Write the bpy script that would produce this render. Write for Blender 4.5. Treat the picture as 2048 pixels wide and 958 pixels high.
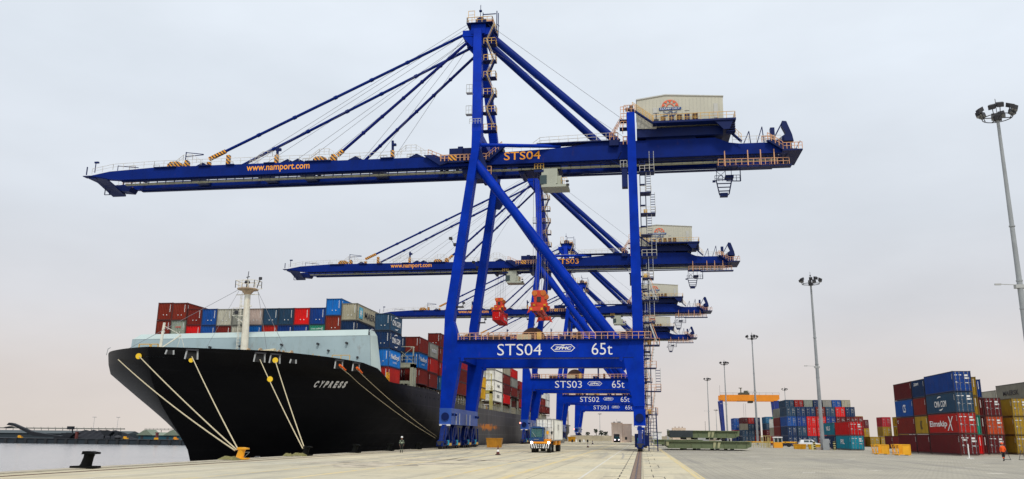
import bpy, bmesh, math, random
from mathutils import Vector, Matrix
from mathutils.bvhtree import BVHTree
R = math.radians
rnd = random.Random(7)
S = bpy.context.scene
for o in list(bpy.data.objects): bpy.data.objects.remove(o)
COL = S.collection

# ---------------------------------------------------------------- camera
cam = bpy.data.cameras.new('camera'); camo = bpy.data.objects.new('camera', cam); COL.objects.link(camo)
S.camera = camo
FPX = 1650.0; ROLL = 0.010; VPX, VPY = 1284.0, 873.0; CAMH = 2.2
_dy = Vector(((VPX-1024)/FPX, (VPY-479)/FPX, 1)).normalized()
_n = Vector((1, ROLL, 0)).cross(_dy).normalized()
if _n.y > 0: _n = -_n
_dx = _dy.cross(_n)
if _dx.x < 0: _dx = -_dx
RW = Matrix((_dx, _dy, _n))
right = RW @ Vector((1, 0, 0)); up = RW @ Vector((0, -1, 0)); back = RW @ Vector((0, 0, -1))
camo.matrix_world = Matrix(((right.x, up.x, back.x, 0), (right.y, up.y, back.y, 0), (right.z, up.z, back.z, CAMH), (0, 0, 0, 1)))
cam.sensor_width = 36; cam.lens = 36*FPX/2048; cam.clip_start = 0.3; cam.clip_end = 9000
# ---------------------------------------------------------------- world and sun
SUN_EL, SUN_AZ = 52, 160     # azimuth clockwise from +Y
W = bpy.data.worlds.new('World'); S.world = W; W.use_nodes = True
nt = W.node_tree; nt.nodes.clear()
out = nt.nodes.new('ShaderNodeOutputWorld'); bg = nt.nodes.new('ShaderNodeBackground')
sky = nt.nodes.new('ShaderNodeTexSky'); sky.sky_type = 'NISHITA'; sky.sun_disc = False
sky.sun_elevation = R(SUN_EL); sky.sun_rotation = R(SUN_AZ); sky.air_density = 1.5; sky.dust_density = 4
bg.inputs[1].default_value = 0.10
tc = nt.nodes.new('ShaderNodeTexCoord'); sep = nt.nodes.new('ShaderNodeSeparateXYZ')
nt.links.new(tc.outputs['Generated'], sep.inputs[0])
ramp = nt.nodes.new('ShaderNodeValToRGB'); nt.links.new(sep.outputs[2], ramp.inputs[0])
els = ramp.color_ramp.elements
els[0].position = 0.0; els[0].color = (.690, .625, .575, 1)
els[1].position = 1.0; els[1].color = (.84, .90, .98, 1)
for p, c in ((.06, (.675, .625, .605)), (.14, (.650, .655, .690)), (.24, (.665, .705, .765)), (.40, (.735, .795, .87)), (.55, (.80, .86, .93))):
    e = els.new(p); e.color = (*c, 1)
mp = nt.nodes.new('ShaderNodeMapping'); mp.inputs['Scale'].default_value = (1.2, 1.2, 3.2)
nt.links.new(tc.outputs['Generated'], mp.inputs[0])
nz = nt.nodes.new('ShaderNodeTexNoise'); nz.inputs['Scale'].default_value = 2.6; nz.inputs['Detail'].default_value = 5
nt.links.new(mp.outputs[0], nz.inputs[0])
mr = nt.nodes.new('ShaderNodeMapRange'); mr.inputs[1].default_value = .3; mr.inputs[2].default_value = .7
mr.inputs[3].default_value = 10.1; mr.inputs[4].default_value = 11.5
nt.links.new(nz.outputs[0], mr.inputs[0])
vm = nt.nodes.new('ShaderNodeVectorMath'); vm.operation = 'SCALE'
nt.links.new(ramp.outputs[0], vm.inputs[0]); nt.links.new(mr.outputs[0], vm.inputs['Scale'])
mx = nt.nodes.new('ShaderNodeMix'); mx.data_type = 'RGBA'; mx.inputs['Factor'].default_value = 0.95
nt.links.new(sky.outputs[0], mx.inputs['A']); nt.links.new(vm.outputs[0], mx.inputs['B'])
nt.links.new(mx.outputs['Result'], bg.inputs[0]); nt.links.new(bg.outputs[0], out.inputs[0])
sl = bpy.data.lights.new('sun', 'SUN'); sl.energy = 1.8; sl.angle = R(10); sl.color = (1, .96, .9)
so = bpy.data.objects.new('sun', sl); COL.objects.link(so)
_el, _az = R(SUN_EL), R(SUN_AZ)
sd = Vector((math.sin(_az)*math.cos(_el), math.cos(_az)*math.cos(_el), math.sin(_el)))
so.rotation_euler = sd.to_track_quat('Z', 'Y').to_euler(); so.location = (0, 0, 150)
S.view_settings.view_transform = 'Standard'; S.view_settings.look = 'None'
S.view_settings.exposure = 0.0; S.view_settings.gamma = 1; S.view_settings.use_curve_mapping = False
S.render.engine = 'CYCLES'

# ---------------------------------------------------------------- materials
MATS = {}
def paint(name, col, rough=.5, var=.18, scale=1.0, metal=0.0, streak=0.0, dirt=(.12, .09, .06), dirt_amt=.0, objcol=False, spec=.4, bump=0.0, rust=0.0):
    if name in MATS: return MATS[name]
    m = bpy.data.materials.new(name); m.use_nodes = True; n = m.node_tree; b = n.nodes['Principled BSDF']
    b.inputs['Roughness'].default_value = rough; b.inputs['Metallic'].default_value = metal
    b.inputs['Specular IOR Level'].default_value = spec
    t = n.nodes.new('ShaderNodeTexCoord')
    oi = n.nodes.new('ShaderNodeObjectInfo')
    add = n.nodes.new('ShaderNodeVectorMath'); add.operation = 'MULTIPLY_ADD'
    add.inputs[1].default_value = (1, 1, 1)
    sc = n.nodes.new('ShaderNodeMath'); sc.operation = 'MULTIPLY'; sc.inputs[1].default_value = 57.0
    n.links.new(oi.outputs['Random'], sc.inputs[0]); n.links.new(t.outputs['Object'], add.inputs[0]); n.links.new(sc.outputs[0], add.inputs[2])
    n1 = n.nodes.new('ShaderNodeTexNoise'); n1.inputs['Scale'].default_value = .8*scale; n1.inputs['Detail'].default_value = 6; n1.inputs['Roughness'].default_value = .6
    n.links.new(add.outputs[0], n1.inputs[0])
    hsv = n.nodes.new('ShaderNodeHueSaturation')
    if objcol: n.links.new(oi.outputs['Color'], hsv.inputs['Color'])
    else: hsv.inputs['Color'].default_value = (*col, 1)
    r1 = n.nodes.new('ShaderNodeMapRange'); r1.inputs[1].default_value = .3; r1.inputs[2].default_value = .7
    r1.inputs[3].default_value = 1-var; r1.inputs[4].default_value = 1+var
    n.links.new(n1.outputs[0], r1.inputs[0]); n.links.new(r1.outputs[0], hsv.inputs['Value'])
    last = hsv.outputs[0]
    if streak or dirt_amt:
        mpn = n.nodes.new('ShaderNodeMapping'); mpn.inputs['Scale'].default_value = (2.2*scale, 2.2*scale, .22*scale) if streak else (scale, scale, scale)
        n.links.new(add.outputs[0], mpn.inputs[0])
        n2 = n.nodes.new('ShaderNodeTexNoise'); n2.inputs['Scale'].default_value = 1.6; n2.inputs['Detail'].default_value = 7; n2.inputs['Roughness'].default_value = .65
        n.links.new(mpn.outputs[0], n2.inputs[0])
        r2 = n.nodes.new('ShaderNodeMapRange'); r2.inputs[1].default_value = .52; r2.inputs[2].default_value = .78
        r2.inputs[3].default_value = 0; r2.inputs[4].default_value = max(streak, dirt_amt)
        n.links.new(n2.outputs[0], r2.inputs[0])
        mm = n.nodes.new('ShaderNodeMix'); mm.data_type = 'RGBA'
        n.links.new(r2.outputs[0], mm.inputs['Factor']); n.links.new(last, mm.inputs['A']); mm.inputs['B'].default_value = (*dirt, 1)
        last = mm.outputs['Result']
    if rust:
        n3 = n.nodes.new('ShaderNodeTexNoise'); n3.inputs['Scale'].default_value = 1.1*scale; n3.inputs['Detail'].default_value = 9; n3.inputs['Roughness'].default_value = .78
        mp3 = n.nodes.new('ShaderNodeMapping'); mp3.inputs['Scale'].default_value = (1, 1, .45); mp3.inputs['Location'].default_value = (7, 3, 5)
        n.links.new(add.outputs[0], mp3.inputs[0]); n.links.new(mp3.outputs[0], n3.inputs[0])
        r3 = n.nodes.new('ShaderNodeMapRange'); r3.inputs[1].default_value = .60; r3.inputs[2].default_value = .70; r3.inputs[3].default_value = 0; r3.inputs[4].default_value = rust
        n.links.new(n3.outputs[0], r3.inputs[0]); m3 = n.nodes.new('ShaderNodeMix'); m3.data_type = 'RGBA'
        n.links.new(r3.outputs[0], m3.inputs['Factor']); n.links.new(last, m3.inputs['A']); m3.inputs['B'].default_value = (.13, .055, .025, 1); last = m3.outputs['Result']
    n.links.new(last, b.inputs['Base Color'])
    rr = n.nodes.new('ShaderNodeMapRange'); rr.inputs[3].default_value = max(.05, rough-.12); rr.inputs[4].default_value = min(1, rough+.12)
    n.links.new(n1.outputs[0], rr.inputs[0]); n.links.new(rr.outputs[0], b.inputs['Roughness'])
    if bump:
        bp = n.nodes.new('ShaderNodeBump'); bp.inputs['Strength'].default_value = bump; bp.inputs['Distance'].default_value = .05
        n.links.new(n1.outputs[0], bp.inputs['Height']); n.links.new(bp.outputs[0], b.inputs['Normal'])
    MATS[name] = m; return m
def emit(name, col, s):
    m = bpy.data.materials.new(name); m.use_nodes = True; b = m.node_tree.nodes['Principled BSDF']
    b.inputs['Base Color'].default_value = (*col, 1); b.inputs['Emission Color'].default_value = (*col, 1); b.inputs['Emission Strength'].default_value = s
    return m
def hazard(name, c1, c2, sc):
    m = bpy.data.materials.new(name); m.use_nodes = True; n = m.node_tree; b = n.nodes['Principled BSDF']
    t = n.nodes.new('ShaderNodeTexCoord'); mpn = n.nodes.new('ShaderNodeMapping'); mpn.inputs['Rotation'].default_value = (0, R(45), 0)
    w = n.nodes.new('ShaderNodeTexWave'); w.bands_direction = 'X'; w.inputs['Scale'].default_value = sc
    g = n.nodes.new('ShaderNodeMath'); g.operation = 'GREATER_THAN'; g.inputs[1].default_value = .5
    x = n.nodes.new('ShaderNodeMix'); x.data_type = 'RGBA'; x.inputs['A'].default_value = (*c1, 1); x.inputs['B'].default_value = (*c2, 1)
    n.links.new(t.outputs['Object'], mpn.inputs[0]); n.links.new(mpn.outputs[0], w.inputs[0]); n.links.new(w.outputs[0], g.inputs[0])
    n.links.new(g.outputs[0], x.inputs['Factor']); n.links.new(x.outputs['Result'], b.inputs['Base Color']); b.inputs['Roughness'].default_value = .5
    return m
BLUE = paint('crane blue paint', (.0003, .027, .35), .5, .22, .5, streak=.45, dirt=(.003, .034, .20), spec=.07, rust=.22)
GBLUE = paint('girder dark blue', (.0008, .016, .165), .5, .2, .4, streak=.4, dirt=(.004, .016, .09), spec=.10, rust=.22)  # darker than the leg blue, for girders, backstays and outer forestays
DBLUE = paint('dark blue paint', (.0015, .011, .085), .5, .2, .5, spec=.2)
LBLUE = paint('lit sill blue', (.022, .085, .38), .42, .2, .4, streak=.3, dirt=(.07, .12, .30))  # crane blue lightened: light on the landward sill face put into the colour
RAILP = paint('pale orange rail paint', (.62, .33, .18), .6, .2)
RAILY = paint('yellow rail paint', (.66, .40, .10), .6, .2)
RAILW = paint('pale grey rail paint', (.58, .55, .48), .6, .2)
TRAY = paint('beige tray paint', (.36, .36, .25), .7, .2)
ORNG = paint('orange lettering paint', (1.0, .40, .02), .5, .08)
WHITE = paint('white paint', (.80, .80, .78), .5, .05)
HAZ = hazard('hazard stripe paint', (.85, .36, .01), (.03, .02, .04), .62)
HOUSE = paint('machinery house cladding', (.52, .505, .41), .6, .05, .4, streak=.12, dirt=(.3, .3, .24))
ROOFM = paint('house roof metal', (.5, .5, .46), .6, .08)
BROWN = paint('brown vent', (.07, .03, .02), .6, .3, 2)
ROPE_D = paint('steel rope', (.16, .16, .17), .5, .1)
BLACK = paint('black rubber', (.012, .012, .012), .8, .2)
DARK = paint('dark steel', (.03, .03, .035), .6, .3)
GREY = paint('galvanised steel', (.30, .32, .33), .55, .12, streak=.25, dirt=(.2, .2, .19))
LGREY = paint('light grey steel', (.42, .43, .42), .6, .12)
CYAN = paint('cyan cabinet paint', (.03, .35, .50), .5, .1)
YEL = paint('yellow steel paint', (.78, .38, .015), .55, .12, 1, streak=.35, dirt=(.25, .12, .03))
RED = paint('spreader red paint', (.60, .045, .015), .55, .25, 1, streak=.4, dirt=(.08, .02, .02))
HULL = None
CPAINT = paint('container paint', (1, 1, 1), .6, .16, .8, streak=.42, dirt=(.09, .055, .04), objcol=True, spec=.15, rust=.65)
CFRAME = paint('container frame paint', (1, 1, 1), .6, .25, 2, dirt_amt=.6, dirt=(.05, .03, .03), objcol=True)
CMARK = paint('container marking paint', (.72, .72, .70), .6, .15)
CROD = paint('container lock rod', (.24, .24, .25), .5, .3)
CMFAR = paint('container far marking', (.42,.42,.41), .6, .3)
CREAM = paint('cream ship paint', (.50, .46, .30), .6, .15, 1, streak=.6, dirt=(.25, .12, .04))
SHIPG = paint('grey green ship paint', (.31, .40, .42), .6, .08, .3, streak=.45, dirt=(.22, .25, .22), rust=.35)
SHIPL = paint('pale grey ship paint', (.46, .55, .53), .6, .05, .25, streak=.12, dirt=(.3, .28, .22))
GLASS = paint('dark green glass', (.008, .035, .035), .08, .1, spec=1.0)
SKIN = paint('skin', (.28, .15, .10), .6, .05)
ROPE = paint('mooring rope', (.55, .47, .30), .85, .25, 8)
CONC = paint('building concrete', (.40, .33, .29), .85, .14, .4, streak=.4, dirt=(.25, .22, .2), bump=.2)
BOGIE = paint('bogie blue paint', (.0015, .018, .15), .5, .35, 2, streak=.4, dirt=(.02,.02,.03), spec=.15)
HATCH = paint('grey green hatch paint', (.14, .175, .09), .65, .2, .5, streak=.55, dirt=(.17, .12, .05))

# ---------------------------------------------------------------- mesh builder
# parts whose drawing collects several separate pieces: each piece becomes a part of its own
SPLIT = {k: None for k in ('access_fittings', 'hinge_frame', 'hinge_railing', 'boom_railing', 'ladder', 'lamp_bracket', 'service_jib', 'deck_fittings', 'container_support', 'mooring_winch',
         'hydraulics', 'mast_fittings', 'deck_railing', 'porthole', 'hatch_cover', 'walkway', 'gusset', 'cross_beam', 'underslung_frame', 'house_platform', 'house_railing', 'stairs', 'end_railing',
         'leg_top_platform', 'lift_cabin', 'stay_platform', 'cabin_platform', 'sheave', 'boom_tip', 'cladding_seam', 'navigation_light', 'stay_wire', 'boom_rope', 'hoist_rope', 'support_foot', 'stiffener',
         'mirror_frame', 'wheel', 'scupper', 'buffer', 'ladder_panel', 'mudguard', 'roof_vent', 'roof_unit', 'door', 'window', 'girder', 'frame_post', 'bulb_mark', 'trolley', 'main_deck', 'weld_seam', 'control_cabinet', 'bow_derrick', 'access_rail', 'panel', 'hopper')}
class MB:
    def __init__(s): s.v = []; s.f = []; s.mi = []; s.cur = 0
    def mat(s, i): s.cur = i; return s
    def add(s, vs, fs):
        o = len(s.v); s.v += [tuple(v) for v in vs]
        for f in fs: s.f.append([i+o for i in f]); s.mi.append(s.cur)
        return s
    def box(s, x0, x1, y0, y1, z0, z1):
        if x0 > x1: x0, x1 = x1, x0
        if y0 > y1: y0, y1 = y1, y0
        if z0 > z1: z0, z1 = z1, z0
        return s.add([(x0,y0,z0),(x1,y0,z0),(x1,y1,z0),(x0,y1,z0),(x0,y0,z1),(x1,y0,z1),(x1,y1,z1),(x0,y1,z1)],
                     [(0,3,2,1),(4,5,6,7),(0,1,5,4),(1,2,6,5),(2,3,7,6),(3,0,4,7)])
    def bar(s, p, q, w=.1, h=None):
        h = h or w; p = Vector(p); q = Vector(q); d = (q-p)
        if d.length < 1e-6: return s
        d.normalize(); u = Vector((0,0,1)) if abs(d.z) < .95 else Vector((0,1,0))
        a = d.cross(u).normalized()*w/2; b = a.cross(d).normalized()*h/2
        vs = [p-a-b, p+a-b, p+a+b, p-a+b, q-a-b, q+a-b, q+a+b, q-a+b]
        return s.add(vs, [(0,1,2,3),(4,7,6,5),(0,4,5,1),(1,5,6,2),(2,6,7,3),(3,7,4,0)])
    def tube(s, p, q, r, n=12, r2=None):
        r2 = r if r2 is None else r2; p = Vector(p); q = Vector(q); d = (q-p).normalized()
        u = Vector((0,0,1)) if abs(d.z) < .95 else Vector((1,0,0))
        a = d.cross(u).normalized(); b = d.cross(a)
        vs = []
        for c, rr in ((p, r), (q, r2)):
            for i in range(n):
                t = 2*math.pi*i/n; vs.append(c+a*math.cos(t)*rr+b*math.sin(t)*rr)
        fs = [(i, (i+1) % n, n+(i+1) % n, n+i) for i in range(n)]
        fs += [tuple(range(n))[::-1], tuple(range(n, 2*n))]
        return s.add(vs, fs)
    def poly(s, pts, axis, a, b):
        """extrude a 2D polygon along axis: pts are the two other coordinates in order"""
        def mk(p, t):
            return {'x': (t, p[0], p[1]), 'y': (p[0], t, p[1]), 'z': (p[0], p[1], t)}[axis]
        n = len(pts); vs = [mk(p, a) for p in pts]+[mk(p, b) for p in pts]
        fs = [(i, (i+1) % n, n+(i+1) % n, n+i) for i in range(n)]+[tuple(range(n))[::-1], tuple(range(n, 2*n))]
        return s.add(vs, fs)
    def lathe(s, prof, c=(0,0,0), n=16):
        k = len(prof); vs = []
        for i in range(n):
            t = 2*math.pi*i/n
            for r, z in prof: vs.append((c[0]+r*math.cos(t), c[1]+r*math.sin(t), c[2]+z))
        fs = [(i*k+j, ((i+1) % n)*k+j, ((i+1) % n)*k+j+1, i*k+j+1) for i in range(n) for j in range(k-1)]
        fs.append([i*k+k-1 for i in range(n)]); fs.append([i*k for i in range(n)][::-1])
        return s.add(vs, fs)
    def rail(s, pts, h=1.1, step=1.8, w=.07, mid=True):
        for a, b in zip(pts, pts[1:]):
            a = Vector(a); b = Vector(b); L = (b-a).length; n = max(1, int(L/step))
            for i in range(n+1):
                p = a.lerp(b, i/n); s.bar(p, p+Vector((0,0,h)), w)
            s.bar(a+Vector((0,0,h)), b+Vector((0,0,h)), w)
            if mid: s.bar(a+Vector((0,0,h*.5)), b+Vector((0,0,h*.5)), w*.7)
        return s
    def stair(s, p, q, wd=.8, axis='y'):
        p = Vector(p); q = Vector(q); o = Vector((0, wd/2, 0)) if axis == 'y' else Vector((wd/2, 0, 0))
        for k in (-1, 1): s.bar(p+o*k, q+o*k, .08, .22)
        n = max(3, int(abs(q.z-p.z)/.42))
        for i in range(1, n):
            c = p.lerp(q, i/n); s.bar(c-o, c+o, .25, .05)
        return s
    def pieces(s, gap=.03):
        """split into clusters of touching solids"""
        par = list(range(len(s.v)))
        def fd(i):
            while par[i] != i: par[i] = par[par[i]]; i = par[i]
            return i
        for f in s.f:
            a = fd(f[0])
            for i in f[1:]: par[fd(i)] = a
        isl = {}
        for k, f in enumerate(s.f): isl.setdefault(fd(f[0]), []).append(k)
        bb = []
        for fs in isl.values():
            vi = {i for k in fs for i in s.f[k]}; P = [s.v[i] for i in vi]
            bb.append([[min(p[a] for p in P)-gap for a in range(3)], [max(p[a] for p in P)+gap for a in range(3)], fs])
        n = len(bb); g = list(range(n))
        def fg(i):
            while g[i] != i: g[i] = g[g[i]]; i = g[i]
            return i
        for i in range(n):
            for j in range(i+1, n):
                if fg(i) != fg(j) and all(bb[i][0][a] <= bb[j][1][a] and bb[j][0][a] <= bb[i][1][a] for a in range(3)): g[fg(i)] = fg(j)
        cl = {}
        for i in range(n): cl.setdefault(fg(i), []).extend(bb[i][2])
        outl = []
        for fs in cl.values():
            m = MB(); mp_ = {}
            for k in sorted(fs):
                nf = []
                for i in s.f[k]:
                    if i not in mp_: mp_[i] = len(m.v); m.v.append(s.v[i])
                    nf.append(mp_[i])
                m.f.append(nf); m.mi.append(s.mi[k])
            outl.append(m)
        return outl
    def build(s, name, mats, parent=None, smooth=False, loc=None, fix=True):
        if name in SPLIT and parent is not None:
            ps = s.pieces()
            if 1 < len(ps) <= 90:
                for p in ps: o = p._build(SPLIT[name] or name, mats, parent, smooth, loc, fix)
                return o
        return s._build(name, mats, parent, smooth, loc, fix)
    def _build(s, name, mats, parent=None, smooth=False, loc=None, fix=True):
        me = bpy.data.meshes.new(name)
        org = Vector((0,0,0))
        if parent is not None:
            r = parent
            while r.parent: r = r.parent
            org = r.location
        if loc is not None: org = Vector(loc)
        me.from_pydata([(x-org.x, y-org.y, z-org.z) for x, y, z in s.v], [], s.f)
        if not isinstance(mats, (list, tuple)): mats = [mats]
        for m in mats: me.materials.append(m)
        for p, i in zip(me.polygons, s.mi): p.material_index = i; p.use_smooth = smooth
        if fix:
            bm = bmesh.new(); bm.from_mesh(me); bmesh.ops.recalc_face_normals(bm, faces=bm.faces); bm.to_mesh(me); bm.free()
        if smooth:
            try: me.set_sharp_from_angle(angle=R(35))
            except Exception: pass
        o = bpy.data.objects.new(name, me); COL.objects.link(o)
        if parent is not None: o.parent = parent
        elif loc is not None: o.location = org
        return o
def tag(o, label=None, cat=None, group=None, kind=None):
    if label: o['label'] = label
    if cat: o['category'] = cat
    if group: o['group'] = group
    if kind: o['kind'] = kind
    return o
def root(name, loc, label=None, cat=None, group=None, rz=0):
    o = bpy.data.objects.new(name, None); o.empty_display_size = .5; COL.objects.link(o); o.location = loc; o.rotation_euler.z = rz
    return tag(o, label, cat, group)
def kids(o): return KIDS.get(o.name) if False else [c for c in bpy.data.objects if c.parent == o]
def copy_tree(o, childmap, parent=None, skip=()):
    c = o.copy(); COL.objects.link(c)
    if parent is not None: c.parent = parent
    for ch in childmap.get(o.name, ()):
        if ch.name.split('.')[0] in skip: continue
        copy_tree(ch, childmap, c, skip)
    return c
def childmap():
    d = {}
    for c in bpy.data.objects:
        if c.parent: d.setdefault(c.parent.name, []).append(c)
    return d
TXT = {}
def text_mesh(s, bold=0.0, shear=0.0, space=1.0):
    k = (s, bold, shear, space)
    if k in TXT: return TXT[k]
    c = bpy.data.curves.new('t', 'FONT'); c.body = s; c.offset = bold; c.shear = shear; c.space_character = space
    c.resolution_u = 3; c.extrude = 0
    o = bpy.data.objects.new('t', c); COL.objects.link(o)
    bpy.context.view_layer.update()
    me = o.to_mesh(); vs = [v.co.copy() for v in me.vertices]; fs = [list(p.vertices) for p in me.polygons]
    o.to_mesh_clear(); bpy.data.objects.remove(o); bpy.data.curves.remove(c)
    x0 = min(v.x for v in vs); x1 = max(v.x for v in vs); y0 = min(v.y for v in vs); y1 = max(v.y for v in vs)
    TXT[k] = ([((v.x-x0)/(x1-x0), (v.y-y0)/(y1-y0)) for v in vs], fs)
    return TXT[k]
def lettering(mb, s, org, ux, uz, w, h, bold=0., shear=0., space=1.0, thick=.012, nrm=None):
    """adds thin solid letters: org = lower left corner, ux, uz unit vectors"""
    vs, fs = text_mesh(s, bold, shear, space); org = Vector(org); ux = Vector(ux); uz = Vector(uz)
    nn = nrm or ux.cross(uz)
    mb.add([org+ux*(x*w)+uz*(y*h)+nn*thick for x, y in vs], fs)
    return mb
XF = (Vector((1,0,0)), Vector((0,0,1)))      # facing the camera side (-Y)
XR = (Vector((0,1,0)), Vector((0,0,1)))      # facing +X
XL = (Vector((0,-1,0)), Vector((0,0,1)))     # facing -X

# ================================================================ the setting
QX = -33.9; WZ = -3.5
def concrete_mat(name, base, tint2, slabx, slaby, joint, stain, tracks=True, brick=None):
    m = bpy.data.materials.new(name); m.use_nodes = True; n = m.node_tree; b = n.nodes['Principled BSDF']; b.inputs['Roughness'].default_value = .85
    b.inputs['Specular IOR Level'].default_value = .25
    L = n.links.new
    g = n.nodes.new('ShaderNodeNewGeometry')
    def noise(sc, det, sx=1, sy=1, rough=.6):
        mp = n.nodes.new('ShaderNodeMapping'); mp.inputs['Scale'].default_value = (sx, sy, 1); L(g.outputs['Position'], mp.inputs[0])
        t = n.nodes.new('ShaderNodeTexNoise'); t.inputs['Scale'].default_value = sc; t.inputs['Detail'].default_value = det; t.inputs['Roughness'].default_value = rough
        L(mp.outputs[0], t.inputs[0]); return t.outputs[0]
    def rng(v, a, b_, c, d):
        r = n.nodes.new('ShaderNodeMapRange'); r.inputs[1].default_value = a; r.inputs[2].default_value = b_; r.inputs[3].default_value = c; r.inputs[4].default_value = d
        L(v, r.inputs[0]); return r.outputs[0]
    def mix(f, a, c, mode='MIX'):
        x = n.nodes.new('ShaderNodeMix'); x.data_type = 'RGBA'; x.blend_type = mode
        if isinstance(f, (int, float)): x.inputs['Factor'].default_value = f
        else: L(f, x.inputs['Factor'])
        for k, v in (('A', a), ('B', c)):
            if isinstance(v, tuple): x.inputs[k].default_value = (*v, 1)
            else: L(v, x.inputs[k])
        return x.outputs['Result']
    c = mix(rng(noise(.06, 5), .35, .65, 0, 1), base, tint2)
    br = n.nodes.new('ShaderNodeTexBrick'); br.offset = .5 if brick else 0.0
    br.inputs['Scale'].default_value = 1; br.inputs['Mortar Size'].default_value = joint; br.inputs['Brick Width'].default_value = slabx; br.inputs['Row Height'].default_value = slaby
    br.inputs['Color1'].default_value = (1.04, 1.03, 1.0, 1); br.inputs['Color2'].default_value = (.93, .93, .94, 1); br.inputs['Mortar'].default_value = (.55, .53, .5, 1)
    L(g.outputs['Position'], br.inputs[0])
    c = mix(1.0, c, br.outputs[0], 'MULTIPLY')
    c = mix(rng(noise(.22, 6, 1, .5), .5, .72, 0, stain), c, (.17, .15, .12))
    c = mix(rng(noise(.045, 5, .5, 1.6), .5, .66, 0, .45), c, tuple(v*.62 for v in base))
    if tracks: c = mix(rng(noise(.5, 4, 1, .035), .52, .70, 0, .5), c, (.16, .15, .14))
    c = mix(rng(noise(1.2, 8, 2.2, .35, .75), .54, .74, 0, .5), c, (.14, .13, .12))
    c = mix(rng(noise(8, 3), .3, .8, 0, .16), c, (.6, .57, .5))
    L(c, b.inputs['Base Color'])
    bp = n.nodes.new('ShaderNodeBump'); bp.inputs['Strength'].default_value = .25; bp.inputs['Distance'].default_value = .02
    L(noise(14, 4), bp.inputs['Height']); L(bp.outputs[0], b.inputs['Normal'])
    return m
APRON = concrete_mat('apron concrete', (.66, .565, .37), (.50, .46, .34), 6.0, 7.5, .035, .35)
YARD = concrete_mat('yard block paving', (.44, .40, .31), (.35, .325, .265), .9, .45, .035, .45, brick=True)
def sheet(name, x0, x1, y0, y1, z, m):
    mb = MB(); mb.add([(x0,y0,z),(x1,y0,z),(x1,y1,z),(x0,y1,z)], [(0,1,2,3)]); return tag(mb.build(name, m, fix=False), kind='structure')
g = MB(); g.add([(QX,-80,0),(4000,-80,0),(4000,4500,0),(QX,4500,0)], [(0,1,2,3)])
g.add([(QX,-80,0),(QX,4500,0),(QX,4500,-9),(QX,-80,-9)], [(0,1,2,3)])
tag(g.build('ground', APRON, fix=False), kind='structure')
sheet('yard_pavement', 3.35, 3500, -60, 4000, .004, YARD)
# quay edge coping with slight wear
cope = paint('quay coping concrete', (.42, .37, .28), .9, .3, 2, dirt_amt=.6, dirt=(.09, .08, .06), bump=.6)
rc = random.Random(3)
g = MB()
y = -20
while y < 460:
    L = 6.0; x1 = QX+1.15+rc.uniform(-.01, .01)
    g.box(QX-.12, x1, y, y+L-.03, -1.2, .035+rc.uniform(0, .012)); y += L
tag(g.build('quay_edge', cope, fix=True), kind='structure')
joint = paint('joint filler', (.05, .045, .04), .9, .3)
g = MB(); g.box(QX+1.2, QX+1.28, -20, 460, 0, .006); g.box(QX+1.9, QX+1.94, -20, 460, 0, .006)
# landside rail trench and cable slots
brn = paint('rail trench rust', (.21, .14, .095), .8, .35, 2)
rt = MB(); rt.box(-.68, -.12, -20, 470, 0, .006)
rt.mat(1); rt.box(-.44, -.36, -20, 470, .006, .03); rt.mat(2); rt.box(-.71, -.68, -20, 470, 0, .012); rt.box(-.12, -.09, -20, 470, 0, .012)
tag(rt.build('rail_track', [brn, paint('rail steel', (.16, .12, .10), .4, .2, metal=.6), DARK]), kind='structure')
rt = MB(); rt.box(-31.2, -30.6, -20, 470, 0, .006); rt.mat(1).box(-30.93, -30.87, -20, 470, .006, .03)
tag(rt.build('rail_track', [brn, MATS['rail steel']]), kind='structure')
for yy in range(20, 130, 4):
    k = rc.uniform(-.2, .2)
    g.box(-1.35, -1.28, yy, yy+2.6+k, 0, .006)
    if yy % 12 == 0:
        g.box(-2.2, -.9, yy+k, yy+k+.10, .0, .006); g.box(.05, 1.1, yy+k+1, yy+k+1.08, 0, .006)
    if yy % 8 == 0: g.box(.55, .60, yy, yy+3.4, 0, .006)
    if yy % 20 == 0: g.box(1.15, 1.2, yy+3, yy+9, 0, .006)
tag(g.build('ground_joints', joint), kind='structure')
# painted lines
def line_mat(name, col, amt):
    m = bpy.data.materials.new(name); m.use_nodes = True; n = m.node_tree; b = n.nodes['Principled BSDF']; b.inputs['Roughness'].default_value = .8
    gg = n.nodes.new('ShaderNodeNewGeometry'); t = n.nodes.new('ShaderNodeTexNoise'); t.inputs['Scale'].default_value = 1.3; t.inputs['Detail'].default_value = 8; t.inputs['Roughness'].default_value = .75
    r = n.nodes.new('ShaderNodeMapRange'); r.inputs[1].default_value = .40; r.inputs[2].default_value = .62; r.inputs[3].default_value = amt; r.inputs[4].default_value = 1
    x = n.nodes.new('ShaderNodeMix'); x.data_type = 'RGBA'; x.inputs['A'].default_value = (*col, 1); x.inputs['B'].default_value = (.54, .49, .38, 1)
    n.links.new(gg.outputs['Position'], t.inputs[0]); n.links.new(t.outputs[0], r.inputs[0]); n.links.new(r.outputs[0], x.inputs['Factor']); n.links.new(x.outputs['Result'], b.inputs['Base Color'])
    return m
YL = line_mat('worn yellow line', (.66, .48, .12), .1); YL2 = line_mat('faded yellow line', (.66, .48, .14), .12); WL = line_mat('worn white line', (.7, .68, .62), .3)
g = MB(); g.box(2.85, 3.12, -20, 400, 0, .006); g.box(3.22, 3.34, -20, 400, 0, .006); tag(g.build('yellow_line', YL), kind='structure')
g = MB(); g.box(-7.5, -7.05, -20, 380, 0, .006); g.box(-10.6, -10.35, -20, 380, 0, .006); g.box(-17.6, -17.2, -20, 380, 0, .006); g.box(-22, -21.8, -20, 380, 0, .006)
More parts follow.
